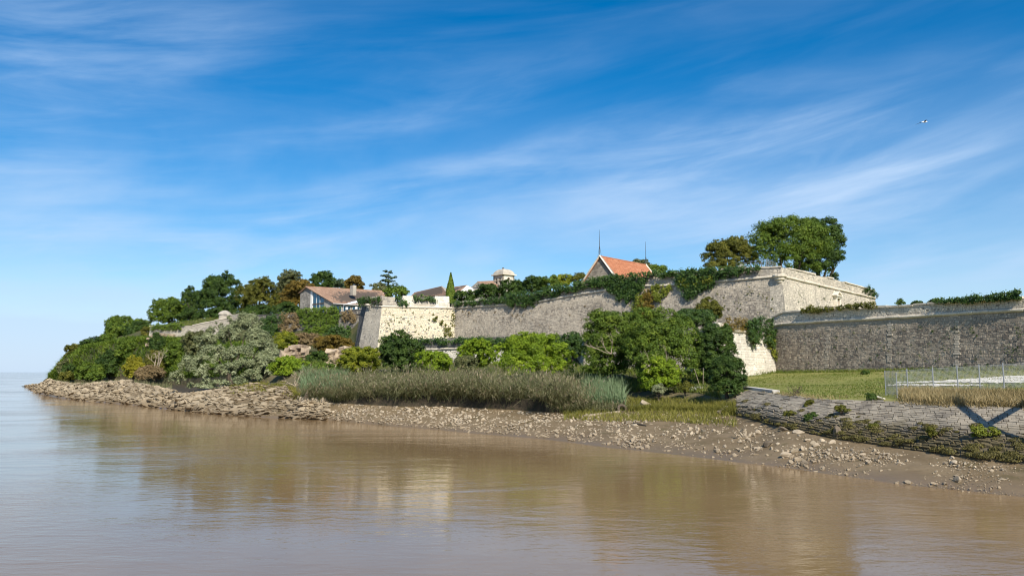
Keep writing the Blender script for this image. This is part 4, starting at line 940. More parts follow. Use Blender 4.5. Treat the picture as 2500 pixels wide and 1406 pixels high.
def grasses():
    rng = np.random.default_rng(61)
    def patch(name, label, n, u0, u1, a, b, h, w, style, lean=.5, keep=None, seed=0):
        B0, u, f = scatter_band(n, u0, u1, int(a), a % 1, int(b), b % 1, rng)
        k = wob(B0[:, 0] + seed, B0[:, 1], .7) + rng.normal(0, .25, n) > (keep if keep is not None else -9)
        B0 = B0[k]; m = len(B0); tn = np.clip(.5 + .35 * wob(B0[:, 0], B0[:, 1], .5) + rng.normal(0, .22, m), 0, 1)
        blades(name, label, "grass", B0, rng.uniform(.5, 1.2, m) * h, np.full(m, w), rng.normal(size=(m, 2)) * lean, style, rng, 2, tn)
    patch("marsh_grass", "yellow-green marsh grass on the mud below the big tree clump", 24000, 1375, 1795, 1.66, 3.5, .6, .06, 'marsh', .5, -.4)
    patch("shore_grass", "sparse grass on the boulder bank beside the willow", 9000, 560, 745, 1.72, 3.2, .45, .09, 'marsh', .6, -.1, 3)
    patch("shore_grass", "pale grass tufts above the boulders near the headland", 7000, 120, 420, 2.0, 3.6, .9, .12, 'reed', .5, -.1, 5)
    patch("bank_grass", "rough grass and weeds under the bushes on the bank", 22000, 690, 1760, 3.9, 5.0, .9, .10, 'turf', .6, -.2, 8)
    patch("meadow_grass", "short tufts of grass over the meadow by the low curtain wall", 34000, 1790, 2760, 4.02, 4.98, .16, .07, 'turf', .7, -.25, 2)
    patch("wall_foot_weeds", "rough weeds along the foot of the low curtain wall", 5000, 1840, 2560, 4.93, 5.0, .5, .07, 'turf', .6, None, 2)
    patch("dry_grass", "tall dry straw-coloured grass along the fence above the revetment", 19000, 2196, 2760, 4.0, 4.20, .75, .05, 'straw', .4, None)
    patch("dry_grass_edge", "dry grass fringe on the edge of the stone revetment", 3500, 1830, 2600, 3.92, 4.06, .35, .05, 'straw', .6, 0.1, 4)
    patch("mound_grass", "grass on the mound above the ruined scarp", 5000, 372, 540, 6.1, 7.3, .5, .16, 'turf', .6, None)
    patch("slope_scrub", "low mixed scrub covering the headland slope", 26000, 120, 640, 3.5, 5.9, 1.3, .28, 'mid', .8, -.4, 6)
grasses()
# ================================================================== buildings on the plateau
def tile_mat(name, col, dark, sc, rot, lich=(.5, .42, .33)):
    m, nt, b, out = mat_nodes(name); n = NT(nt); p = n.pos()
    a = n.noise(p, 1.6, 5, .7); g = n.noise(p, .5, 4, .6, .5); r = n.island()
    c = n.mix(n.ramp(a, .32, .68), dark, col); c = n.mix(n.ramp(g, .52, .72, 0, .55), c, lich)
    c = n.mix(n.math('MULTIPLY', r, .35), c, [x * .6 for x in col])
    n.link(c, b.inputs["Base Color"]); b.inputs["Roughness"].default_value = .9; b.inputs["Specular IOR Level"].default_value = .2
    n.link(n.bump(a, .6, .05), b.inputs["Normal"]); return m
M_tile = tile_mat("canal_tiles", (.42, .27, .18), (.27, .165, .11), 1, 0, (.50, .39, .29))
M_red = tile_mat("red_flat_tiles", (.56, .235, .12), (.42, .165, .085), 1, 0, (.62, .32, .19))
M_rubb = stone_mat("house_rubble", (.40, .37, .32), (.16, .148, .13), .5, seed=21.)
M_gab = stone_mat("gable_rubble", (.42, .36, .28), (.19, .165, .13), .5, seed=22.)
M_lime = plain_mat("white_limewash", (.80, .78, .73), .8, .2, 0, .06, 1.)
M_glass = None
def glass_mat():
    m, nt, b, out = mat_nodes("window_glass"); b.inputs["Base Color"].default_value = (.03, .10, .16, 1)
    b.inputs["Roughness"].default_value = .06; b.inputs["Specular IOR Level"].default_value = 1.0; b.inputs["Metallic"].default_value = .35; return m
M_glass = glass_mat()
M_frame = plain_mat("window_frame", (.60, .60, .58), .6)
M_wood = plain_mat("dark_timber", (.10, .075, .055), .8)
M_steel = plain_mat("galvanised_steel", (.27, .285, .30), .6, .4, .2)
M_dark = plain_mat("dark_metal", (.06, .065, .07), .6)
M_conc = stone_mat("old_concrete", (.60, .57, .51), (.34, .31, .27), .35, seed=31.)
M_canvas = plain_mat("white_canvas", (.85, .85, .84), .8, .2, 0, .03)
UP = np.array((0, 0, 1.))
def roof_tiles(root, a, b, c, d, mat, ch, ln, seed, name="roof_tiles"):
    """overlapping tile courses on the slope a-b (eave) c-d (ridge, c over b)"""
    rng = np.random.default_rng(seed); N = unit(np.cross(np.asarray(b) - a, np.asarray(d) - a))
    V, Q = masonry(a, b, c, d, N, ch, ln, rng, (.02, .07), .02, 0, .02); o = obj(name, V, Q, mat, root); tag(o, kind="stuff"); return o
def slab(mb, q, th):
    q = [np.asarray(x, float) for x in q]; N = unit(np.cross(q[1] - q[0], q[3] - q[0])) * th
    return mb.hexa([x - N for x in q], q)

# ---- long tiled house with the glazed gable
def long_house():
    GL, GR = P(732, 757, 199), P(812, 757, 188); base = min(GL[2], GR[2]) - 2.5
    t = lambda q, z: np.array((q[0], q[1], z))
    zl, zr = zz(714, 199), zz(738, 188); AP = P(749, 700.5, 196.5)
    rdir = P(932, 711, 212) - AP; RE = AP + rdir; GRe = GR + rdir * .95; GLe = GL + rdir
    root = thing("tiled_house", "long low house with a tiled roof and a glazed gable, left of the cream bastion", "house", t((GL + GR) / 2, base))
    e = unit((GR - GL)[:2]); nn = np.array((e[1], -e[0], 0))
    # gable: rubble left part, glazing, pale right part (points along the gable by share s)
    g = lambda s, z: t(GL + (GR - GL) * s, z)
    sa = np.dot((AP - GL)[:2], e) / np.linalg.norm((GR - GL)[:2])
    ztop = lambda s: zl + (AP[2] - zl) * s / sa if s < sa else AP[2] + (zr - AP[2]) * (s - sa) / (1 - sa)
    def gpiece(s0, s1, z0, name, mat, out=0., cuts=None):
        ss = [s0] + ([sa] if s0 < sa < s1 else []) + [s1]; off = nn * out
        f = [g(s, z0) + off for s in (s0, s1)] + [g(s, ztop(s) - .12) + off for s in ss[::-1]]; k = len(f)
        V = f + [x - nn * .5 - off for x in f]
        return obj(name, V, [tuple(range(k)), tuple(range(k, 2 * k))[::-1]] + [(i, k + i, k + (i + 1) % k, (i + 1) % k) for i in range(k)], mat, root)
    gpiece(0, .33, base, "wall", M_rubb); rng = np.random.default_rng(90)
    V, Q = masonry(g(0, base), g(.33, base), g(.33, ztop(.02)), g(0, ztop(0) - .2), nn, .3, .5, rng, (.0, .06)); tag(obj("rubble_facing", V, Q, M_rubb, root), kind="stuff")
    gpiece(.33, .39, base, "pier", M_lime, .03); gpiece(.74, 1.0, base, "wall", M_buff)
    zf = zz(757, 195); win = gpiece(.39, .74, base, "window", M_dark, -.25); zm = zz(741.5, 193)
    for s0, s1 in ((.40, .505), (.515, .61), (.62, .73)):
        for z0, z1 in ((zf - 1.2, zm - .22), (zm + .15, None)):
            zA_, zB_ = (z1, z1) if z1 else (ztop(s0) - .5, ztop(s1) - .5)
            V = [g(s0, z0) - nn * .1, g(s1, z0) - nn * .1, g(s1, zB_) - nn * .1, g(s0, zA_) - nn * .1]
            obj("pane", V + [x - nn * .05 for x in V], [(0, 1, 2, 3), (7, 6, 5, 4), (0, 4, 5, 1), (1, 5, 6, 2), (2, 6, 7, 3), (3, 7, 4, 0)], M_glass, win)
    MB().box(g(.565, zm - .03) - nn * .02, (np.linalg.norm(GR - GL) * .35, .12, .26), [np.array((*e, 0)), nn, UP]).build("transom", M_wood, win)
    for s in (.51, .615): MB().box(g(s, (zf + ztop(s)) / 2 - .7) - nn * .05, (.1, .1, ztop(s) - zf + .6), [np.array((*e, 0)), nn, UP]).build("mullion", M_frame, win)
    for s in (.14, .26):
        MB().box(g(s, zz(753, 197)) + nn * .0, (.35, .14, .7), [np.array((*e, 0)), nn, UP]).build("vent_slit", M_dark, root)
    # long side wall under the eave with veranda glazing
    sd = unit((GRe - GR)[:2]); sn = np.array((sd[1], -sd[0], 0)); Ls = np.linalg.norm((GRe - GR)[:2])
    h = lambda s, z: t(GR + (GRe - GR) * s, z)
    MB().hexa([h(0, base), h(1, base), h(1, base) - sn * .5, h(0, base) - sn * .5], [h(0, zr - .3), h(1, zr - .3), h(1, zr - .3) - sn * .5, h(0, zr - .3) - sn * .5]).build("side_wall", M_buff, root)
    for i in range(5):
        c = h(.06 + i * .12, zr - 1.6) + sn * .06; w = Ls * .1
        wd = MB().box(c, (w, .12, 1.9), [np.array((*sd, 0)), sn, UP]).build("window", M_frame, root)
        MB().box(c + sn * .04, (w - .25, .12, 1.6), [np.array((*sd, 0)), sn, UP]).build("pane", M_glass, wd)
    # roof: near slope and far slope as slabs, tiles over
    ov = nn * .35
    eA, eB = GR + ov, GRe; eA = t(eA, zr - .25) + sn * .7; eB = t(eB, zr - .25) + sn * .7
    rA, rB = AP + ov, RE; fA, fB = t(GL + ov, zl - .1) - sn * .4, t(GLe, zl - .1) - sn * .4
    mb = MB(); slab(mb, [eA, eB, rB, rA], .16); r_ = mb.build("roof", M_wood, root)
    mb = MB(); slab(mb, [rA, rB, fB, fA], .16); mb.build("roof", M_tile, root)
    roof_tiles(r_, eA, eB, rB, rA, M_tile, .42, .34, 91)
    MB().tube([rA + UP * .05, rB + UP * .05], .16, 8).build("ridge_tiles", M_tile, r_)
    MB().tube([eA - UP * .1, eB - UP * .1], .09, 6).build("gutter", M_frame, r_)
    pA, pB = P(856, 714, 196), P(868, 716, 195.4); cx = (pA + pB) / 2; zc0, zc1 = zz(716, 196), zz(697.5, 196)
    ch = MB().box((cx[0], cx[1], (zc0 + zc1) / 2 - .3), (1.35, 1.0, zc1 - zc0 + .6), [np.array((*e, 0)), nn, UP]).build("chimney", M_buff, r_)
    # veranda awning
    aw = thing("awning", "white canvas awning reaching out beside the corner of the cream bastion", "awning", t(P(862, 750, 186), base))
    q = [P(839, 743.5, 185), P(884, 738, 184), P(884, 732.5, 187), P(862, 735.5, 188.5)]; mb = MB(); slab(mb, q, .06); mb.build("canopy", M_canvas, aw)
    for x in (q[0], q[1]): MB().tube([t(x, base), x - UP * .03], .05, 6).build("post", M_steel, aw)
long_house()

# ---- long low house with slate-brown roof behind the bastion, white gable, chapel
def low_roofs():
    t = lambda q, z: np.array((q[0], q[1], z))
    def gable_house(label, a, b, ridge_a, ridge_b, depth_vec, wall, tiles, seed, far=True):
        """a,b eave points (left,right), ridge points above them, plus the far eave"""
        root = thing("tiled_house", label, "house", t((a + b) / 2, 18.5))
        fa, fb = a + depth_vec, b + depth_vec
        w = MB(); 
        for p, q in ((a, b), (b, fb), (fb, fa), (fa, a)):
            n_ = unit(np.cross(q - p, UP)) * .25
            w.hexa([t(p, 18.5), t(q, 18.5), t(q, 18.5) - n_, t(p, 18.5) - n_], [p - UP * .15, q - UP * .15, q - UP * .15 - n_, p - UP * .15 - n_])
        w.build("wall", wall, root)
        for (p, q, r) in ((a, fa, ridge_a), (b, fb, ridge_b)):
            n_ = unit(np.cross(q - p, UP)) * .15
            obj("gable", [p - n_, q - n_, r - n_, p + n_, q + n_, r + n_], [(0, 1, 2), (5, 4, 3), (0, 3, 4, 1), (1, 4, 5, 2), (2, 5, 3, 0)], wall, root)
        mb = MB(); slab(mb, [a, b, ridge_b, ridge_a], .15); r1 = mb.build("roof", M_wood, root)
        mb = MB(); slab(mb, [ridge_a, ridge_b, fb, fa], .15); mb.build("roof", tiles, root)
        roof_tiles(r1, a, b, ridge_b, ridge_a, tiles, .42, .34, seed)
        MB().tube([ridge_a, ridge_b], .14, 8).build("ridge_tiles", tiles, r1)
        return root
    a, b = P(1000, 726, 205), P(1096, 720, 186); ra, rb_ = P(1012, 715, 212), P(1079, 699.5, 196)
    r = gable_house("long brown-tiled house roof behind the merlons, left of the cypress", a, b, ra, rb_, P(1110, 714, 206) - b, M_buff, M_tile, 92)
    sd = unit((b - a)); sn = unit(np.cross(sd, UP))
    for s in (.62, .75, .88):
        c = a + (b - a) * s - UP * .75 + sn * .05; wd = MB().box(c, (1.9, .14, 1.0), [sd, sn, UP]).build("window", M_frame, r)
        MB().box(c + sn * .04, (1.6, .14, .8), [sd, sn, UP]).build("pane", M_glass, wd)
    a, b = P(1108, 722, 200), P(1154, 716, 190); ra, rb_ = P(1092, 704, 210), P(1143, 697.5, 197)
    gable_house("low white-walled house with a grey-brown roof right of the cypress", P(1084, 712, 212), P(1118, 716, 196), P(1098, 703, 214), P(1140, 697, 198), P(1156, 705, 199) - P(1118, 716, 196), M_lime, M_tile, 93)
    # chapel nave and bell tower
    gable_house("small chapel nave with a tiled roof beside the domed bell tower", P(1188, 703, 205), P(1226, 700, 216), P(1166, 688, 206), P(1212, 686, 219), P(1150, 702, 207) - P(1188, 703, 205), M_rubb, M_tile, 94)
    d = 213; c = P(1228, 668, d); s = 4.2; ztp = zz(669, d); z0 = 19.; ax = np.array((unit((1, -1.15))[0], unit((1, -1.15))[1], 0)); ay = np.array((-ax[1], ax[0], 0))
    ctr = t(c, z0) + ay * s / 2 - ax * s / 2 + np.array((0, 0, 0)); ctr = t(c, z0) + unit(ay - ax) * s * .707
    tw = thing("bell_tower", "square bell tower with a low stone dome rising above the dark trees", "tower", ctr)
    def arch_face(o, ex, L, zt, openings, mat):
        n_ = unit(np.cross(ex, UP)); xs = {0., L}
        for (x, w, za, zb) in openings:
            for k in range(9): xs.add(x - w / 2 + w * k / 8)
        xs = sorted(xs); mb = MB()
        def bx(x0, x1, a0, a1, b0, b1):
            p = lambda x, z: o + ex * x + UP * (z - z0)
            bt = [p(x0, a0), p(x1, a1), p(x1, a1) - n_ * .5, p(x0, a0) - n_ * .5]; tp = [p(x0, b0), p(x1, b1), p(x1, b1) - n_ * .5, p(x0, b0) - n_ * .5]; mb.hexa(bt, tp)
        for x0, x1 in zip(xs[:-1], xs[1:]):
            hit = None; m = (x0 + x1) / 2
            for q in openings:
                if abs(m - q[0]) < q[1] / 2: hit = q
            if hit is None: bx(x0, x1, z0, z0, zt, zt)
            else:
                x, w, za, zb = hit; f = lambda v: zb - w / 2 + math.sqrt(max(0, (w / 2) ** 2 - (v - x) ** 2))
                bx(x0, x1, z0, z0, za, za); bx(x0, x1, f(x0), f(x1), zt, zt)
        mb.build("wall", mat, tw)
    p0, p1, p2, p3 = ctr + (-ax - ay) * s / 2, ctr + (ax - ay) * s / 2, ctr + (ax + ay) * s / 2, ctr + (-ax + ay) * s / 2
    zo, zo1 = zz(693, d), zz(677.5, d)
    arch_face(p0, ax, s, ztp, [(1.35, .85, zo, zo1), (2.85, .85, zo, zo1)], M_buff)
    arch_face(p1, ay, s, ztp, [(2.1, 1.1, zz(684, d), zz(676, d))], M_white)  # paler stone than the other faces: sunlight put into its colour
    arch_face(p2, -ax, s, ztp, [], M_buff); arch_face(p3, -ay, s, ztp, [], M_buff)
    MB().box((ctr[0], ctr[1], ztp + .02), (s + .9, s + .9, .3), [ax, ay, UP]).build("cornice", M_trim, tw)
    MB().box((ctr[0], ctr[1], zz(683, d)), (s + .14, s + .14, .14), [ax, ay, UP]).build("string_course", M_trim, tw)
    V = []; zd = zz(653.5, d) - ztp - .17
    prof = [(1.0, 0.), (.93, .3), (.8, .58), (.6, .82), (.35, .96), (.1, 1.0)]
    for w, hh in prof: V += [t(ctr, ztp + .17 + zd * hh) + (ax * i + ay * j) * (s / 2 + .1) * w for i, j in ((-1, -1), (1, -1), (1, 1), (-1, 1))]
    Fc = [(k * 4 + j, k * 4 + (j + 1) % 4, k * 4 + 4 + (j + 1) % 4, k * 4 + 4 + j) for k in range(5) for j in range(4)] + [(20, 21, 22, 23)]
    dm = obj("dome", V, Fc, M_buff, tw); MB().box((ctr[0] - .2, ctr[1], zz(652.5, d) + .1), (.55, .4, .35)).build("finial", M_dark, dm)
low_roofs()

# ---- powder magazine with the red roof
def magazine():
    d = 150; AP = P(1466, 627, d); gl, gr = P(1419, 697, 153), P(1513, 690, 146); RE = P(1577, 648, 171)
    rd = RE - AP; t = lambda q, z: np.array((q[0], q[1], z)); base = 18.5
    root = thing("red_roofed_house", "stone gable house with a steep red tiled roof behind the ivy-topped wall", "house", t((gl + gr) / 2, base))
    e = unit((gr - gl)[:2]); nn = np.array((e[1], -e[0], 0)); f = [t(gl, base), t(gr, base), gr, AP, gl]
    V = f + [x - nn * .6 for x in f]
    obj("wall", V, [(0, 1, 2, 3, 4), (9, 8, 7, 6, 5)] + [(i, 5 + i, 5 + (i + 1) % 5, (i + 1) % 5) for i in range(5)], M_gab, root)
    rng = np.random.default_rng(95); k = 26; parts = []
    for i in range(k):
        s = i / k; s2 = (i + 1) / k - .0
        if i >= k - 1: break
        L0, R0_ = gl + (AP - gl) * s, gr + (AP - gr) * s; L1_, R1_ = gl + (AP - gl) * s2, gr + (AP - gr) * s2
        parts.append(masonry(L0, R0_, R1_, L1_, nn, np.linalg.norm(L1_ - L0), .5, rng, (.0, .06)))
    tag(obj("rubble_facing", *merge(parts), M_gab, root), kind="stuff")
    sl = (AP - gr); eA, eB = gr + nn * .3, gr + rd; rA, rB = AP + nn * .3 + UP * .1, RE + UP * .1
    mb = MB(); slab(mb, [eA, eB, rB, rA], .2); ro = mb.build("roof", M_wood, root); roof_tiles(ro, eA, eB, rB, rA, M_red, .34, .3, 96)
    eC, eD = gl + nn * .3, gl + rd; mb = MB(); slab(mb, [rA, rB, eD, eC], .2); mb.build("roof", M_red, root)
    MB().tube([rA, rB], .16, 8).build("ridge_tiles", M_red, ro)
    for a, b in ((eA, rA), (eC, rA)):
        MB().tube([a + UP * .12, b + UP * .12], .17, 4).build("verge_coping", M_white, ro)
    MB().tube([eB + UP * .12, rB + UP * .12], .17, 4).build("verge_coping", M_white, ro)
    for x in (0.08, .95):
        pass
    # lightning masts on tripod stays
    for lab, (u, v0, v1, dd) in (("tall thin lightning mast on the front gable of the red roof", (1464, 627, 561, 150.6)), ("thin lightning mast on the far end of the red roof", (1577, 649, 590, 171))):
        b = P(u, v0, dd); tp = b.copy(); tp[2] = zz(v1, dd); hgt = tp[2] - b[2]; m = thing("lightning_mast", lab, "mast", b)
        MB().tube([b - UP * .2, b + UP * hgt * .5, tp], [.07, .06, .025], 6).build("mast", M_dark, m)
        for o in (e * .4, -e * .4): pass
        for ox in (-.42, .42): MB().tube([b + np.array((ox, 0, -.35)), b + UP * hgt * .42], .03, 5).build("stay", M_dark, m)
magazine()

# ---- pedimented niche on the bright face
def niche():
    p = on_plane(2037, 736, E_, RB); e = np.array((*unit(RB - E_), 0)); nn = np.array((*RN, 0)); off = (zE - p[2]) * .11
    c = p + nn * off; ax = [e, nn, UP]; zb = zz(752, c[1]); ztp = zz(729, c[1]); zap = zz(713, c[1]); w = 2.3
    root = thing("pedimented_niche", "small stone niche with a triangular pediment on the bright bastion face", "niche", (c[0], c[1], zb))
    for s in (-1, 1): MB().box((*(c + e * s * w * .36 + nn * .15)[:2], (zb + ztp) / 2), (.42, .7, ztp - zb), ax).build("pilaster", M_white, root)
    MB().box((*(c - nn * .1)[:2], (zb + ztp) / 2 - .1), (w * .5, .5, ztp - zb - .2), ax).build("door_panel", plain_mat("faded_door", (.30, .20, .13), .8), root)
    MB().box((*(c + nn * .15)[:2], ztp + .15), (w, .9, .32), ax).build("entablature", M_white, root)
    MB().box((*(c + nn * .22)[:2], ztp + .36), (w + .45, 1.15, .14), ax).build("cornice", M_white, root)
    b0 = np.array((*c[:2], ztp + .43)); h = max(.7, zap - ztp - .4)
    def tri(wd, hh, f, bk): return [b0 - e * wd / 2 + nn * f, b0 + e * wd / 2 + nn * f, b0 + UP * hh + nn * f, b0 - e * wd / 2 - nn * bk, b0 + e * wd / 2 - nn * bk, b0 + UP * hh - nn * bk]
    TF = [(0, 1, 2), (5, 4, 3), (0, 3, 4, 1), (1, 4, 5, 2), (2, 5, 3, 0)]
    obj("tympanum", tri(w * .95, h * .85, .45, .5), TF, M_buff, root)
    for s in (-1, 1):
        a = b0 + e * s * (w / 2 + .25) + nn * .1; t_ = b0 + UP * h + nn * .1; dr = unit(t_ - a); nz = unit(np.cross(nn, dr))
        MB().box((a + t_) / 2 + nz * 0, (np.linalg.norm(t_ - a) + .1, 1.25, .18), [dr, nn, nz]).build("raking_cornice", M_white, root)
niche()

# ---- viewing platform with railing on the bastion corner
def platform():
    z0 = zz(654, 121); pts = [P(1807, 654, 124), P(1872, 652, 119), P(1897, 651, 124)]
    pts = [np.array((p[0], p[1], z0)) for p in pts]
    root = thing("railing", "grey metal railing on the viewing platform at the bastion corner", "railing", pts[1])
    hgt = zz(633, 119) - z0
    for i, (a, b) in enumerate(((pts[0], pts[1]), (pts[1], pts[2]))):
        k = 5 if i == 0 else 5
        for q in range(k + (1 if i else 0)):
            p = a + (b - a) * q / k
            if i == 0 or q > 0: MB().tube([p - UP * .6, p + UP * hgt], .045, 6).build("post", M_steel, root)
        for f in (1.0, .55): MB().tube([a + UP * hgt * f, b + UP * hgt * f], .03, 6).build("rail", M_steel, root)
    p = P(1872, 652, 119); MB().tube([pts[1] - UP * .6, pts[1] + UP * hgt], .06, 6).build("post", M_steel, root)
    pl_ = thing("concrete_platform", "pale concrete block under the left end of the railing on the bastion", "platform", (*P(1808, 658, 123)[:2], z0 - 1))
    MB().hexa([P(1801, 662, 122.5), P(1816, 662, 122), P(1818, 662, 125), P(1804, 662, 125)], [P(1804, 645, 122.6), P(1814, 646, 122.2), P(1816, 646, 125), P(1805, 645, 125)]).build("block", M_conc, pl_)
    MB().hexa([P(1815, 662, 121.9), P(1868, 662, 119), P(1874, 662, 124), P(1820, 662, 126)], [P(1815, 653, 122), P(1868, 652, 119.3), P(1874, 650, 124), P(1820, 652, 126)]).build("deck", M_conc, pl_)
platform()

# ---- things on the left wall and headland
for (u, v, d, lab) in ((704, 773.5, 188.6, "small white panel fixed to the dark wall left of the tiled house"), (848, 753, 181.2, "left of two white panels fixed to the dark wall below the awning"), (871, 752, 180.2, "right of two white panels fixed to the dark wall beside the bastion")):
    q = on_plane(u, v, LW0, LW1); lwe = np.array((*unit(LW1 - LW0), 0)); lwn = np.array((lwe[1], -lwe[0], 0)); q = q + lwn * .22
    r = thing("white_panel", lab, "panel", q); MB().box(q, (.62, .1, .62), [lwe, lwn, UP]).build("board", M_lime, r); MB().box(q - lwn * .1, (.1, .25, .1), [lwe, lwn, UP]).build("bracket", M_steel, r)
def sentry_cap():
    d = 203; c = P(549, 768, d); root = thing("sentry_dome", "small white domed cap on the parapet above the willow", "sentry box", (c[0], c[1], c[2] - 1.5))
    k = 14; prof = [(1.5, -1.5), (1.5, -.1), (1.75, 0), (1.7, .18), (1.45, .5), (1.0, .85), (.5, 1.05), (.08, 1.12)]
    V = [(c[0] + r * math.cos(2 * math.pi * j / k), c[1] + r * math.sin(2 * math.pi * j / k), c[2] + h) for r, h in prof for j in range(k)]
    Fc = [(i * k + j, i * k + (j + 1) % k, (i + 1) * k + (j + 1) % k, (i + 1) * k + j) for i in range(len(prof) - 1) for j in range(k)] + [tuple((len(prof) - 1) * k + j for j in range(k))]
    m = 3 * k; obj("drum", V[:3 * k], [f for f in Fc if max(f) < m], M_buff, root); obj("dome", V[2 * k:], [tuple(i - 2 * k for i in f) for f in Fc if min(f) >= 2 * k], M_buff, root, smooth=True)
sentry_cap()
def bunker():
    root = thing("concrete_block", "pale concrete remains on the crest of the headland slope", "ruin", P(245, 830, 248))
    for u0, u1, vt, vb, d in ((241, 257, 818, 836, 248), (233, 247, 826, 836, 247), (199, 205, 834, 848, 247)):
        a, b = P(u0, vb, d), P(u1, vb, d); zt = zz(vt, d)
        MB().hexa([a, b, b + (0, 3, 0), a + (0, 3, 0)], [(a[0] + .1, a[1], zt), (b[0], b[1], zt - .1), (b[0], b[1] + 3, zt - .1), (a[0] + .1, a[1] + 3, zt)]).build("concrete_slab", M_conc, root)
bunker()
# low parapet behind the willow
bp = thing("parapet_wall", "low grey parapet wall running from the domed cap to the tiled house", "wall", P(640, 775, 192))
rampart(bp, [P(556, 775, 201)[:2], P(612, 772, 194)[:2]], [18, 18], [zz(775, 201), zz(774, 194)], [zz(770, 201), zz(768, 194)], M_core, M_greyp, M_trim, M_greyp, batter=.02, seed=33, cordon=False, thick=.8)
# rock outcrops in the cliff below the wall
def outcrop(label, box, d, seed):
    rng = np.random.default_rng(seed); u0, v0, u1, v1 = box; a = P((u0 + u1) / 2, v1, d); root = thing("rock_outcrop", label, "rock", a)
    for i in range(46):
        t = i / 46.; u, v = rng.uniform(u0 + 4, u1 - 4), v1 + 6 - (v1 - v0) * t; c = P(u, v, d - 1.2 + 2.6 * t + rng.uniform(-.6, .6))
        sx, sy, sz = rng.uniform(.6, 2.0), rng.uniform(1.0, 2.0), rng.uniform(.35, 1.1); an = rng.uniform(-.5, .5)
        ax = np.array(((math.cos(an), math.sin(an), rng.normal(0, .08)), (-math.sin(an), math.cos(an), 0), (0, 0, 1.)))
        mb = MB().box(c, (sx, sy, sz), ax); mb.V[0] = mb.V[0] + rng.normal(size=(8, 3)) * np.array((.16, .16, .12)) * sx; mb.build("rock", M_rock2, root)
M_rock2 = stone_mat("cliff_limestone", (.56, .45, .31), (.20, .15, .11), .5, seed=41.)
outcrop("broken pale rock outcrop above the bright bush right of the willow", (690, 838, 756, 896), 150, 1)
outcrop("blocky pale rock outcrop below the left corner of the bastion", (798, 846, 862, 896), 147, 2)
outcrop("crumbling pale rock below the ruined scarp on the hillside", (362, 812, 420, 842), 203, 3)
# ================================================================== stones of the shore and the revetment
M_rock = stone_mat("shore_limestone", (.44, .365, .26), (.22, .175, .12), .40, seed=51., spread=.25, tide=(.0, 1.1, (.20, .15, .095), .6))
M_slab = stone_mat("slab_limestone", (.38, .31, .21), (.175, .138, .088), .45, seed=52., spread=.3, tide=(.1, 1.5, (.15, .11, .065), .75))
def rev_mat():
    m, nt, b, out = mat_nodes("revetment_stone"); n = NT(nt); p = n.pos(); r = n.island(); z = n.sepz(p)[2]
    a = n.noise(p, .7, 4, .6); f = n.noise(p, 5., 4, .7)
    c = n.mix(r, (.23, .195, .145), (.38, .33, .25)); c = n.mix(n.ramp(a, .45, .7, 0, .6), c, (.115, .10, .085))
    alg = n.ramp(n.math('ADD', z, n.math('MULTIPLY', n.math('SUBTRACT', a, .5), 1.6)), 2.0, 3.0, 1, 0)
    c = n.mix(n.math('MULTIPLY', alg, .9), c, n.mix(n.ramp(f, .35, .65), (.065, .052, .02), (.135, .105, .048)))
    c = n.mix(n.ramp(f, .55, .8, 0, .4), c, (.06, .05, .04))
    n.link(c, b.inputs["Base Color"]); b.inputs["Roughness"].default_value = .9; b.inputs["Specular IOR Level"].default_value = .2
    n.link(n.bump(n.math('ADD', a, f), .8, .05), b.inputs["Normal"]); return m
M_rev = rev_mat()
def rock_templates(k, seed, sub):
    rng = np.random.default_rng(seed); out = []
    for i in range(k):
        bm = bmesh.new(); bmesh.ops.create_icosphere(bm, subdivisions=sub, radius=1)
        V = np.array([x.co[:] for x in bm.verts]); Fc = np.array([[x.index for x in f.verts] for f in bm.faces]); bm.free()
        V = V * (1 + rng.normal(0, .10, (len(V), 1)))
        for q in range(8):
            n_ = unit(rng.normal(size=3)); h = rng.uniform(.35, .8); V = V - np.outer(np.maximum(0, V @ n_ - h), n_)
        V[:, 2] = np.maximum(V[:, 2], -.55); out.append((V, Fc))
    return out
T1 = rock_templates(10, 1, 1); T2 = rock_templates(8, 2, 2)
def rotm(az, tilt, ta):
    c, s = math.cos(az), math.sin(az); A = np.array(((c, -s, 0), (s, c, 0), (0, 0, 1)))
    c, s = math.cos(tilt), math.sin(tilt); Tx = np.array(((1, 0, 0), (0, c, -s), (0, s, c)))
    c, s = math.cos(ta), math.sin(ta); Z = np.array(((c, -s, 0), (s, c, 0), (0, 0, 1)))
    return Z @ Tx @ Z.T @ A
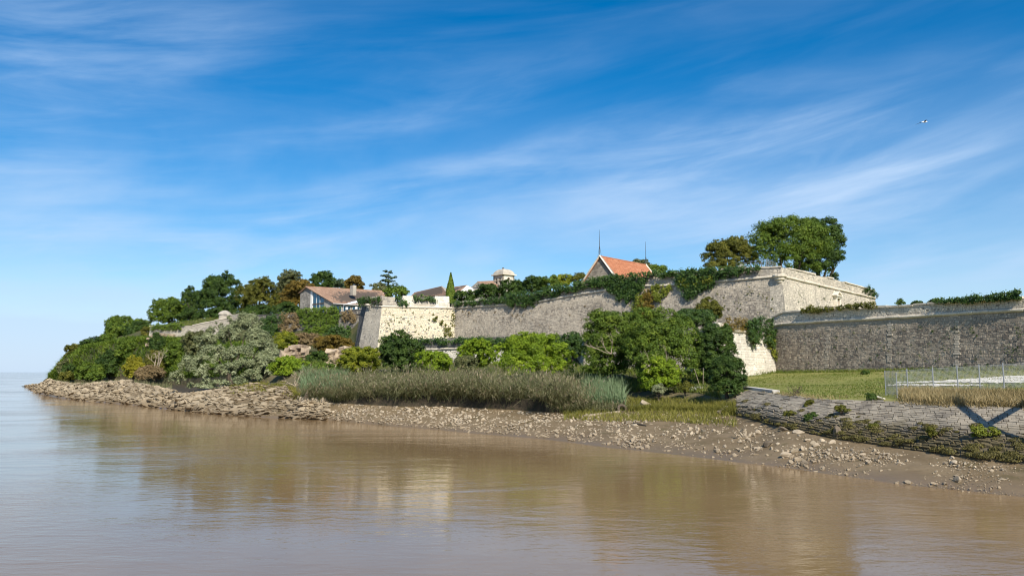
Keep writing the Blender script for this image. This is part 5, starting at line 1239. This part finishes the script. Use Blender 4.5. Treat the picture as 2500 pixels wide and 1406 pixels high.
def shore_rocks():
    rng = np.random.default_rng(70); recs = []
    def zone(n, u0, u1, a, b, smin, smax, flat, kind, keep=None, power=2.4, tilt=.25):
        B0, u, f = scatter_band(n, u0, u1, int(a), a % 1, int(b), b % 1, rng)
        k = wob(B0[:, 0] * 1.3, B0[:, 1] * 1.3, .45) * .38 + wob(B0[:, 0] + 9, B0[:, 1], 1.1) * .25 + rng.normal(0, .33, n)
        kk = np.interp(u, (u0, u1), keep) if isinstance(keep, tuple) else (keep if keep is not None else -9); sel = k > kk
        for p in B0[sel]:
            s = smin + (smax - smin) * rng.random() ** power
            recs.append((p, s, np.array((rng.uniform(.8, 1.7), rng.uniform(.7, 1.1), flat * rng.uniform(.5, 1.9))), rng.uniform(-.5, .5) if kind and rng.random() < .6 else rng.uniform(0, 6.3), abs(rng.normal(0, tilt)), kind))
    zone(420, 66, 130, 1.05, 3.6, .4, 1.8, .42, 1, -.6, 1.8)
    zone(1500, 92, 330, 1.02, 2.35, .35, 2.0, .42, 1, -.5, 2.2)
    zone(2000, 300, 560, 1.02, 2.1, .25, 1.8, .36, 1, -.45, 2.4)
    zone(2300, 500, 800, 1.02, 2.0, .2, 1.6, .24, 1, -.3, 2.3, .35)
    zone(2600, 740, 1150, 1.04, 1.98, .08, .55, .45, 0, (-.45, -.35))
    zone(3200, 1100, 1560, 1.05, 1.95, .06, .42, .6, 0, (-.35, -.3))
    zone(4600, 1500, 2360, 1.02, 1.92, .06, .42, .7, 0, (-.3, .75), 3.0)
    zone(2800, 1800, 2640, 1.00, 1.85, .04, .28, .7, 0, (-.1, .55), 3.0)
    zone(3200, 1600, 2640, 1.0, 1.92, .03, .13, .6, 0, (-.25, .0))
    zone(500, 2250, 2560, 1.05, 1.9, .03, .12, .6, 0, (-.3, -.3))
    zone(160, 2200, 2560, .93, 1.1, .04, .16, .6, 0, .1)
    zone(90, 730, 800, 1.9, 2.6, .35, .8, .8, 0, -.6, 1.2)         # pale boulders at the left end of the reeds
    vis = np.array([r[1] * r[2][0] / r[0][1] for r in recs]); order = np.argsort(-vis)
    knd = np.array([r[5] for r in recs]); big = np.concatenate([order[knd[order] == 1][:180], order[knd[order] == 0][:120]])
    rest = np.setdiff1d(order, big)
    meshes = {}
    for ii in big:
        p, s, sc, az, tl, kind = recs[ii]; ti = int(rng.integers(8)); key = (ti, kind)
        if key not in meshes: meshes[key] = new_mesh("rock", T2[ti][0] * .5, T2[ti][1].astype(np.int32), M_slab if kind else M_rock)
        o = bpy.data.objects.new("rock", meshes[key]); COL.objects.link(o); o.location = p + np.array((0, 0, s * sc[2] * .12)); o.scale = sc * s
        o.rotation_euler = (rng.normal(0, .15), -abs(rng.normal(.16, .12)) if kind else rng.normal(0, .2), az)
        if kind: tag(o, "flat pale limestone slab among the boulders of the left shore", "rock", "limestone slabs of the left shore")
        else: tag(o, "loose pale limestone rock lying on the brown mud beach", "rock", "loose rocks on the mud beach")
    for kind, lab, nm in ((1, "countless pale limestone slabs and rubble along the left shore", "shore_rubble"), (0, "countless small pale stones scattered over the mud beach", "beach_stones")):
        Vs, Fs, n = [], [], 0
        for ii in rest:
            p, s, sc, az, tl, k = recs[ii]
            if k != kind: continue
            V, Fc = T1[int(rng.integers(10))]; M = rotm(az, tl, rng.uniform(2.6, 3.7) if kind else rng.uniform(0, 6.3))
            V = (V * sc * s * .5) @ M.T + p + np.array((0, 0, s * sc[2] * .08)); Vs.append(V); Fs.append(Fc + n); n += len(V)
        o = obj(nm, np.concatenate(Vs), np.concatenate(Fs).astype(np.int32), M_slab if kind else M_rock); tag(o, lab, "stones", kind="stuff")
shore_rocks()

def revetment():
    rng = np.random.default_rng(71); recs = []
    def pt(u, f):
        k = min(int(f), 7); w = f - k; d = np.interp(u, UG, LD[k]) * (1 - w) + np.interp(u, UG, LD[k + 1]) * w; z = np.interp(u, UG, LZ[k]) * (1 - w) + np.interp(u, UG, LZ[k + 1]) * w
        return np.array((KU(u) * d, d, z))
    # courses across toe (lines 2..3) and slope (3..4)
    rows = [(2 + i / 3, 2 + (i + 1) / 3) for i in range(3)] + [(3 + i / 20, 3 + (i + 1) / 20) for i in range(20)]
    for ri, (f0, f1) in enumerate(rows):
        u = 1792. + rng.uniform(0, 6)
        while u < 3000:
            d = pt(u, f0)[1]; L = rng.uniform(.4, 1.1) * (.85 if ri > 10 else .7); du = L / d * F * .8; u1 = u + du
            jt = lambda: rng.uniform(-.5, .5) * 1.2; a, b, c, e = pt(u + jt(), f0), pt(u1 + jt(), f0), pt(u1 + jt(), f1), pt(u + jt(), f1); recs.append((a, b, c, e, ri, L / d)); u = u1
    N_of = lambda a, b, c: unit(np.cross(b - a, c - a))
    vis = np.array([r[5] * (1.3 if r[4] < 11 else 1.0) for r in recs]); inpic = np.array([r[0][0] / r[0][1] < .66 for r in recs])
    order = np.argsort(-(vis * inpic)); big = set(order[:300].tolist()); Vs, Fs, n = [], [], 0
    for i, (a, b, c, e, ri, _) in enumerate(recs):
        low = ri < 10
        if rng.random() < (.12 if low else .015): continue
        N = N_of(a, b, c); g = .02 if low else .004; pr = rng.uniform(.05, .16) if low else rng.uniform(.045, .085)
        m = (a + b + c + e) / 4; ex, ey = unit(b - a), unit(e - a)
        ins = lambda g_: [a + ex * g_[0] + ey * g_[1], b - ex * g_[2] + ey * g_[1], c - ex * g_[2] - ey * g_[3], e + ex * g_[0] - ey * g_[3]]
        lim = min(.12, np.linalg.norm(e - a) * .3)
        fr = [q + N * (pr + rng.normal(0, .01)) for q in ins(g + rng.uniform(.01, lim if low else .03, 4))]
        V = np.array([q - N * .02 for q in ins(np.full(4, g))] + fr)
        if i in big: obj("stone", V, [tuple(q) for q in QB], M_rev, REV, loc=m)
        else: Vs.append(V); Fs.append(QB + n); n += 8
    o = obj("stone_paving", np.concatenate(Vs), np.concatenate(Fs), M_rev, REV); tag(o, kind="stuff")
revetment()
# seaweed cushions on the lower courses
def weed():
    rng = np.random.default_rng(72); Vs, Qs, T, n = [], [], [], 0
    LM['weed'] = leaf_mat("seaweed", (.055, .050, .014), (.105, .09, .024), (.19, .165, .045), .1)
    for i in range(150):
        u = rng.uniform(1800, 2560); f = 2.2 + 1.35 * rng.random() ** 1.3; k = int(f); w = f - k
        d = np.interp(u, UG, LD[k]) * (1 - w) + np.interp(u, UG, LD[k + 1]) * w; z = np.interp(u, UG, LZ[k]) * (1 - w) + np.interp(u, UG, LZ[k + 1]) * w
        s = rng.uniform(.12, .42) * (1.5 if rng.random() < .12 else 1); m = int(260 * s / .3)
        D = unit(rng.normal(size=(m, 3))); D[:, 2] = np.abs(D[:, 2]); Cn = np.array((KU(u) * d, d, z)) + D * np.array((s * 1.3, s, s * .55)) * rng.uniform(.7, 1.05, (m, 1))
        V, Q = leaf_quads(Cn, D + rng.normal(size=(m, 3)) * .4, .085, rng, .7); Vs.append(V); Qs.append(Q + n); n += len(V); T.append(np.clip(rng.normal(.5, .25, m), 0, 1))
    o = obj("seaweed", np.concatenate(Vs), np.concatenate(Qs), LM['weed'], attrs={"tint": ('FACE', np.concatenate(T))}); tag(o, "olive seaweed cushions clinging to the lower courses of the revetment", "seaweed", kind="stuff")
weed()
for bx, d, st, lab in (((1958, 974, 1996, 1012), 61.5, 'olive', "dry straggly shrub rooted on the revetment below the meadow edge"),
        ((2036, 988, 2074, 1010), 56.5, 'olive', "withered shrub in the diagonal joint of the revetment"),
        ((2112, 960, 2146, 980), 57.0, 'dark', "dark low shrub on the top edge of the revetment left of the fence"),
        ((1905, 1002, 1958, 1032), 61.0, 'olive', "mossy shrub on the lower courses near the rounded boulder"),
        ((1962, 1008, 2010, 1036), 58.5, 'dark', "dark mossy shrub on the lower courses of the revetment"),
        ((2118, 1030, 2146, 1056), 53.0, 'olive', "small olive shrub on the lower revetment left of the crossed shadow"),
        ((2258, 1040, 2290, 1070), 48.3, 'olive', "olive shrub on the lower revetment between fence and crossed shadow"),
        ((2368, 1034, 2412, 1074), 45.8, 'yivy', "round pale shrub under the crossing of the big shadow"),
        ((2412, 1040, 2442, 1068), 45.6, 'yivy', "smaller round shrub just right of the shadow crossing"),
        ((2100, 905, 2122, 916), 88., 'dark', "tiny dark shrub at the foot of the low curtain wall")):
    tree("shrub", lab, "shrub", bx, d, st, k=5, size=.085 if d < 80 else .15, dens=.8)
def boulder(name, label, u, v, d, sx, sy, sz, seed, mat, cat="rock", rot=None):
    p = P(u, v, d); p[2] = gz(p[0], p[1]); V, Fc = T2[seed % 8]; rng = np.random.default_rng(seed)
    M = rotm(rng.uniform(0, 6) if rot is None else rot, .1, 1.); V = (V * np.array((sx, sy, sz)) * .5) @ M.T + p + np.array((0, 0, sz * .18))
    return tag(obj(name, V, Fc.astype(np.int32), mat, loc=p), label, cat)
M_wet = plain_mat("wet_block", (.13, .10, .065), .6, .4, 0, .3, 4., .03)
boulder("boulder", "large pale boulder on the marsh grass below the big tree clump", 1570, 975, 83, 2.0, 1.4, 1.2, 3, M_rock)
boulder("boulder", "rounded grey boulder on the mud near the foot of the revetment", 1950, 1058, 57.5, 1.0, .7, .55, 4, M_rock)
boulder("boulder", "dark square block half sunk in the mud, left of the rounded grey boulder", 1875, 1074, 56, .95, .8, .75, 5, M_wet)
boulder("boulder", "dark flat block on the mud at the revetment foot", 1912, 1045, 59, .75, .5, .45, 6, M_wet)
boulder("boulder", "angular block on the mud with a dark shaded side, lowest of the big rocks", 1918, 1094, 52, .95, .7, .6, 7, M_rock)
boulder("boulder", "white rock on the top edge of the revetment left of the fence", 2150, 976, 57, 1.0, .6, .55, 8, M_white)
boulder("boulder", "pale rock at the edge of the reed scarp", 1222, 984, 92, 1.9, 1.2, .8, 9, M_rock)
boulder("boulder", "dark wet boulder standing at the kink of the revetment foot", 2045, 1066, 54.2, .6, .6, 1.1, 10, M_wet)
boulder("boulder", "tall pale boulder at the left end of the reed bed", 752, 975, 104, 2.4, 1.6, 2.0, 11, M_rock)
boulder("boulder", "flat dark tarpaulin-grey rock under the bright bush beside the willow", 668, 936, 124, 3.2, 1.6, 1.0, 12, M_dark, "rock")
def prism(name, label, cat, a, b, w, h, mat, seed=0):
    a = np.array((a[0], a[1], gz(a[0], a[1]))); b = np.array((b[0], b[1], gz(b[0], b[1]))); e = unit(b - a); s = unit(np.cross(e, UP)); up = np.cross(s, e); rng = np.random.default_rng(seed); mb = MB(); k = 5; V = []
    for i in range(k):
        c = a + (b - a) * i / (k - 1) + up * h * .5; j = rng.uniform(.85, 1.1, 4)
        V += [c + s * w / 2 * j[0] - up * h / 2, c + s * w / 2 * j[1] + up * h / 2, c - s * w / 2 * j[2] + up * h / 2, c - s * w / 2 * j[3] - up * h / 2]
    Fc = [(i * 4 + j, i * 4 + (j + 1) % 4, i * 4 + 4 + (j + 1) % 4, i * 4 + 4 + j) for i in range(k - 1) for j in range(4)] + [(3, 2, 1, 0), (k * 4 - 4, k * 4 - 3, k * 4 - 2, k * 4 - 1)]
    return tag(obj(name, V, Fc, mat, loc=a), label, cat)
prism("kerb_slab", "long pale stone slab on the edge of the meadow beside the rounded dark bush", "slab", P(1822, 950, 78), P(1895, 961, 70), .7, .26, M_conc, 1)
prism("plank", "long weathered plank lying on the mud below the marsh grass", "plank", P(1424, 1020, 79), P(1512, 1012, 80.5), .3, .2, M_dead, 2)
prism("concrete_slab", "pale slab by the mesh fence at the foot of the dark tree", "slab", P(1682, 942, 86), P(1714, 944, 85), .9, .5, M_conc, 3)
prism("plank", "short pale beam lying on the marsh grass near the revetment", "plank", P(1754, 1012, 73), P(1778, 1006, 73.5), .35, .25, M_dead, 4)
prism("plank", "thin dark plank lying on the mud below the pale slabs", "plank", P(1548, 1032, 73), P(1580, 1042, 71), .25, .15, M_wet, 5)
prism("plank", "bleached log at the foot of the reed scarp", "log", P(1204, 1000, 90), P(1230, 994, 91), .4, .35, M_dead, 6)
def tyre():
    c = P(1519, 1007, 81); c[2] = gz(c[0], c[1]) + .28; R, r = .42, .15; V, k, m = [], 16, 8; e = np.array((1, .2, 0)); e = unit(e); n_ = unit(np.array((.2, -.9, .55))); u_ = unit(np.cross(n_, e)); e = np.cross(u_, n_)
    for i in range(k):
        a = 2 * math.pi * i / k; rd = e * math.cos(a) + u_ * math.sin(a)
        for j in range(m): b = 2 * math.pi * j / m; V.append(c + rd * (R + r * math.cos(b)) + n_ * r * math.sin(b) * 1.2)
    Fc = [(i * m + j, ((i + 1) % k) * m + j, ((i + 1) % k) * m + (j + 1) % m, i * m + (j + 1) % m) for i in range(k) for j in range(m)]
    tag(obj("tyre", V, Fc, plain_mat("muddy_rubber", (.11, .085, .06), .9), loc=c), "mud-caked tyre lying at the end of the long plank", "tyre")
tyre()
def branches(name, label, base, dirs, r, seed, mat, levels=3, spread=.55, cat="dead tree"):
    rng = np.random.default_rng(seed); root = thing(name, label, cat, base); mb = MB()
    def grow(p, d, L, rr, lv):
        q = p + d * L * .5 + rng.normal(size=3) * L * .06; e = p + d * L + rng.normal(size=3) * L * .1
        mb.tube([p, q, e], [rr, rr * .8, rr * .55], 5)
        if lv > 0:
            for i in range(rng.integers(2, 4)): grow(e - (e - p) * rng.uniform(0, .35), unit(d + rng.normal(size=3) * spread), L * rng.uniform(.55, .8), rr * .55, lv - 1)
    for d, L in dirs: grow(np.asarray(base, float) - np.array((0, 0, .1)), unit(d), L, r, levels)
    mb.build("branches", mat, root); return root
b = P(383, 888, 176); b[2] = min(b[2], gz(b[0], b[1]) + 3.)
branches("dead_tree", "bleached bare dead tree in front of the hillside bushes", b, [((-.25, 0, 1), 2.6), ((.3, 0, 1), 2.4), ((.05, .1, 1), 2.8)], .14, 5, M_dead, 3, .35)
b = P(1818, 1048, 60.5); b[2] = gz(b[0], b[1])
branches("drift_root", "bleached tree stump with splayed roots stranded on the mud", b, [((-.8, -.1, .2), .5), ((.7, -.2, .5), .45), ((.1, 0, 1), .55), ((-.4, .3, .7), .5), ((.9, .2, .1), .4)], .13, 6, M_dead, 2, .6, "driftwood")
b = P(722, 944, 116); b[2] = gz(b[0], b[1])
branches("drift_root", "tangle of bleached drift branches on the bank at the left end of the reeds", b, [((-.8, 0, .5), 1.3), ((.8, -.2, .5), 1.4), ((.2, 0, 1), 1.3), ((-.3, .2, .8), 1.2), ((.9, 0, .25), 1.4)], .10, 7, M_dead, 3, .6, "driftwood")
b = P(1492, 862, 93.5); branches("dead_branches", "fan of bare pale twigs in the left tree of the big clump", b, [((-.8, -.2, .9), 1.5), ((-.9, -.2, .35), 1.6), ((.1, -.2, 1), 1.4)], .06, 8, M_dead, 2, .4, "branches")
b = P(1612, 912, 86); branches("dead_branches", "bare pale twigs low in the big leafy clump", b, [((-.8, -.4, .7), 1.6), ((-.6, -.4, .9), 1.6), ((.9, -.4, .3), 1.2), ((.25, -.4, 1), 1.6)], .05, 9, M_dead, 2, .4, "branches")
b = P(1942, 962, 65.5); b[2] = gz(b[0], b[1])
branches("dead_bush", "dry twiggy bush on the meadow edge above the revetment", b, [((-.3, 0, 1), .6), ((.3, 0, 1), .6), ((0, -.2, 1), .7), ((.6, 0, .7), .5), ((-.6, 0, .6), .5)], .04, 10, M_bark, 3, .6, "bush")

# ---- fence beside the meadow
def fence():
    posts = [(2163, 968, 910), (2191, 974, 914), (2217, 966, 903), (2280, 964, 903), (2340, 963, 900), (2394, 962, 898), (2453, 962, 898), (2520, 962, 898)]
    base = []
    for i, (u, v, vt) in enumerate(posts):
        d = (60.5, 57.6, 60., 60., 60., 60., 60., 60.)[i]; p = P(u, v, d); p[2] = gz(p[0], p[1]); base.append(p)
    root = thing("mesh_fence", "grey wire mesh fence on steel posts in front of the meadow", "fence", base[2]); Hh = 2.0
    for i, p in enumerate(base): MB().tube([p - UP * .2, p + UP * Hh * (1.0 if i > 1 else .95)], .045 if i > 1 else .035, 6).build("post", M_steel, root)
    def net(a, b, name):
        V, Fq, n = [], [], 0; L = np.linalg.norm(b - a); e = (b - a) / L; w = .006; s_ = np.array((e[1], -e[0], 0)) * w
        for q in np.arange(.0, L, .09):
            p = a + e * q; V += [p - e * w, p + e * w, p + e * w + UP * Hh * .95, p - e * w + UP * Hh * .95]; Fq.append((n, n + 1, n + 2, n + 3)); n += 4
        for z in np.arange(.06, Hh * .95, .09):
            V += [a + UP * (z - w), b + UP * (z - w), b + UP * (z + w), a + UP * (z + w)]; Fq.append((n, n + 1, n + 2, n + 3)); n += 4
        tag(obj(name, V, Fq, M_steel, root), kind="stuff")
    net(base[0], base[1], "wire_mesh"); net(base[0], base[2], "wire_mesh")
    for a, b in zip(base[2:-1], base[3:]): net(a, b, "wire_mesh")
    r2 = thing("mesh_fence", "short broken wire fence with a leaning post below the dark upright tree", "fence", P(1705, 940, 86))
    a, b, c = P(1712, 944, 86), P(1716, 940, 86.5), P(1690, 940, 87)
    for p, tp in ((a, P(1695, 900, 86)), (b, P(1717, 898, 86.5))):
        p[2] = gz(p[0], p[1]) ; MB().tube([p - UP * .1, tp], .028, 6).build("post", M_dead, r2)
    MB().tube([P(1695, 901, 86), P(1717, 899, 86.5)], .01, 5).build("wire", M_dark, r2)
fence()
# ---- pale gravel track on the meadow
def track():
    m = ground_mat("pale_gravel", [(.62, .57, .48), (.72, .68, .59), (.50, .46, .37)], .9, .95, .03, 8.)
    rng = np.random.default_rng(73)
    def ribbon(name, top, bot, n=60):
        V = []; us = np.linspace(top[0][0], top[-1][0], n)
        for u in us:
            for L, sgn in ((bot, -1), (top, 1)):
                v = np.interp(u, [q[0] for q in L], [q[1] for q in L]) + rng.normal(0, .8)
                r = ray(u, v); lo, hi = 40., 120.
                for _ in range(30):
                    t = (lo + hi) / 2; x, y, z = r * t / r[1]
                    if HCAM + z > gz(x, y): lo = t
                    else: hi = t
                x, y, z = r * lo / r[1]; V.append((x, y, gz(x, y) + .05))
        Fq = [(2 * i, 2 * i + 2, 2 * i + 3, 2 * i + 1) for i in range(n - 1)]
        tag(obj(name, V, Fq, m), kind="structure")
    ribbon("gravel_path", [(2180, 934), (2300, 930), (2360, 925), (2430, 920), (2520, 916)], [(2180, 936), (2300, 934), (2380, 935), (2430, 936), (2520, 934)])
    ribbon("gravel_path", [(2165, 939), (2300, 938), (2400, 940)], [(2165, 942), (2300, 942.5), (2400, 942)])
track()
# ---- added unseen frame at right, shaped to cast the crossed shadow on the revetment
def shadow_frame():
    a, c, d_, e_ = (np.array(q) for q in ((32.0, 42.5, 12.6), (30.6, 40.1, 8.9), (30.2, 39.3, 6.3), (33.2, 44.6, 7.5)))
    f0 = np.array((29.9, 38.7, 0.)); f0[2] = gz(f0[0], f0[1]) - .3; f1 = c + (e_ - c) * 2.35; f1[2] = gz(f1[0], f1[1]) - .2
    root = thing("shadow_frame", "added steel frame out of view, shaped to cast the crossed shadow on the revetment", "frame", f0)
    MB().tube([f0, d_, c, a], [.28, .27, .25, .2], 10).build("mast", M_steel, root)
    MB().tube([c, e_, f1], [.2, .2, .22], 8).build("strut", M_steel, root)
    for f in (f0, f1): MB().box(f + UP * .3, (1.2, 1.2, .5)).build("footing", M_conc, root)
shadow_frame()
# ---- gull
def gull():
    c = P(2257, 298, 70); root = thing("gull", "dark-winged gull with a white breast gliding in the sky", "bird", c); e = np.array((1., .15, .12)); e = unit(e); s = unit(np.cross(e, UP)); up = np.cross(s, e)
    pr = [(-.32, .01), (-.2, .05), (-.05, .085), (.08, .085), (.18, .055), (.23, .05), (.27, .02), (.33, .005)]; k = 8
    V = [c + e * x + (s * math.cos(2 * math.pi * j / k) + up * math.sin(2 * math.pi * j / k)) * r for x, r in pr for j in range(k)]
    Fc = [(i * k + j, i * k + (j + 1) % k, (i + 1) * k + (j + 1) % k, (i + 1) * k + j) for i in range(len(pr) - 1) for j in range(k)]
    obj("body", V, Fc, plain_mat("white_plumage", (.8, .8, .8), .8), root, smooth=True)
    mg = plain_mat("dark_wing", (.05, .055, .07), .8)
    for sd in (-1, 1):
        w = [c + e * .12 + up * .04, c - e * .08 + up * .04, c + s * sd * .35 - e * .16 + up * .06, c + s * sd * .33 + e * .06 + up * .09, c + s * sd * .65 - e * .45 - up * .02]
        V = w + [q - up * .012 for q in w]
        obj("wing", V, [(0, 1, 2, 3), (3, 2, 4), (8, 7, 6, 5), (9, 7, 8), (0, 5, 6, 1), (1, 6, 7, 2), (2, 7, 9, 4), (4, 9, 8, 3), (3, 8, 5, 0)], mg, root)
    t_ = c - e * .3; V = [t_, t_ - e * .2 + s * .06, t_ - e * .2 - s * .06]; obj("tail", V + [q - up * .01 for q in V], [(0, 1, 2), (5, 4, 3), (0, 3, 4, 1), (1, 4, 5, 2), (2, 5, 3, 0)], mg, root)
gull()
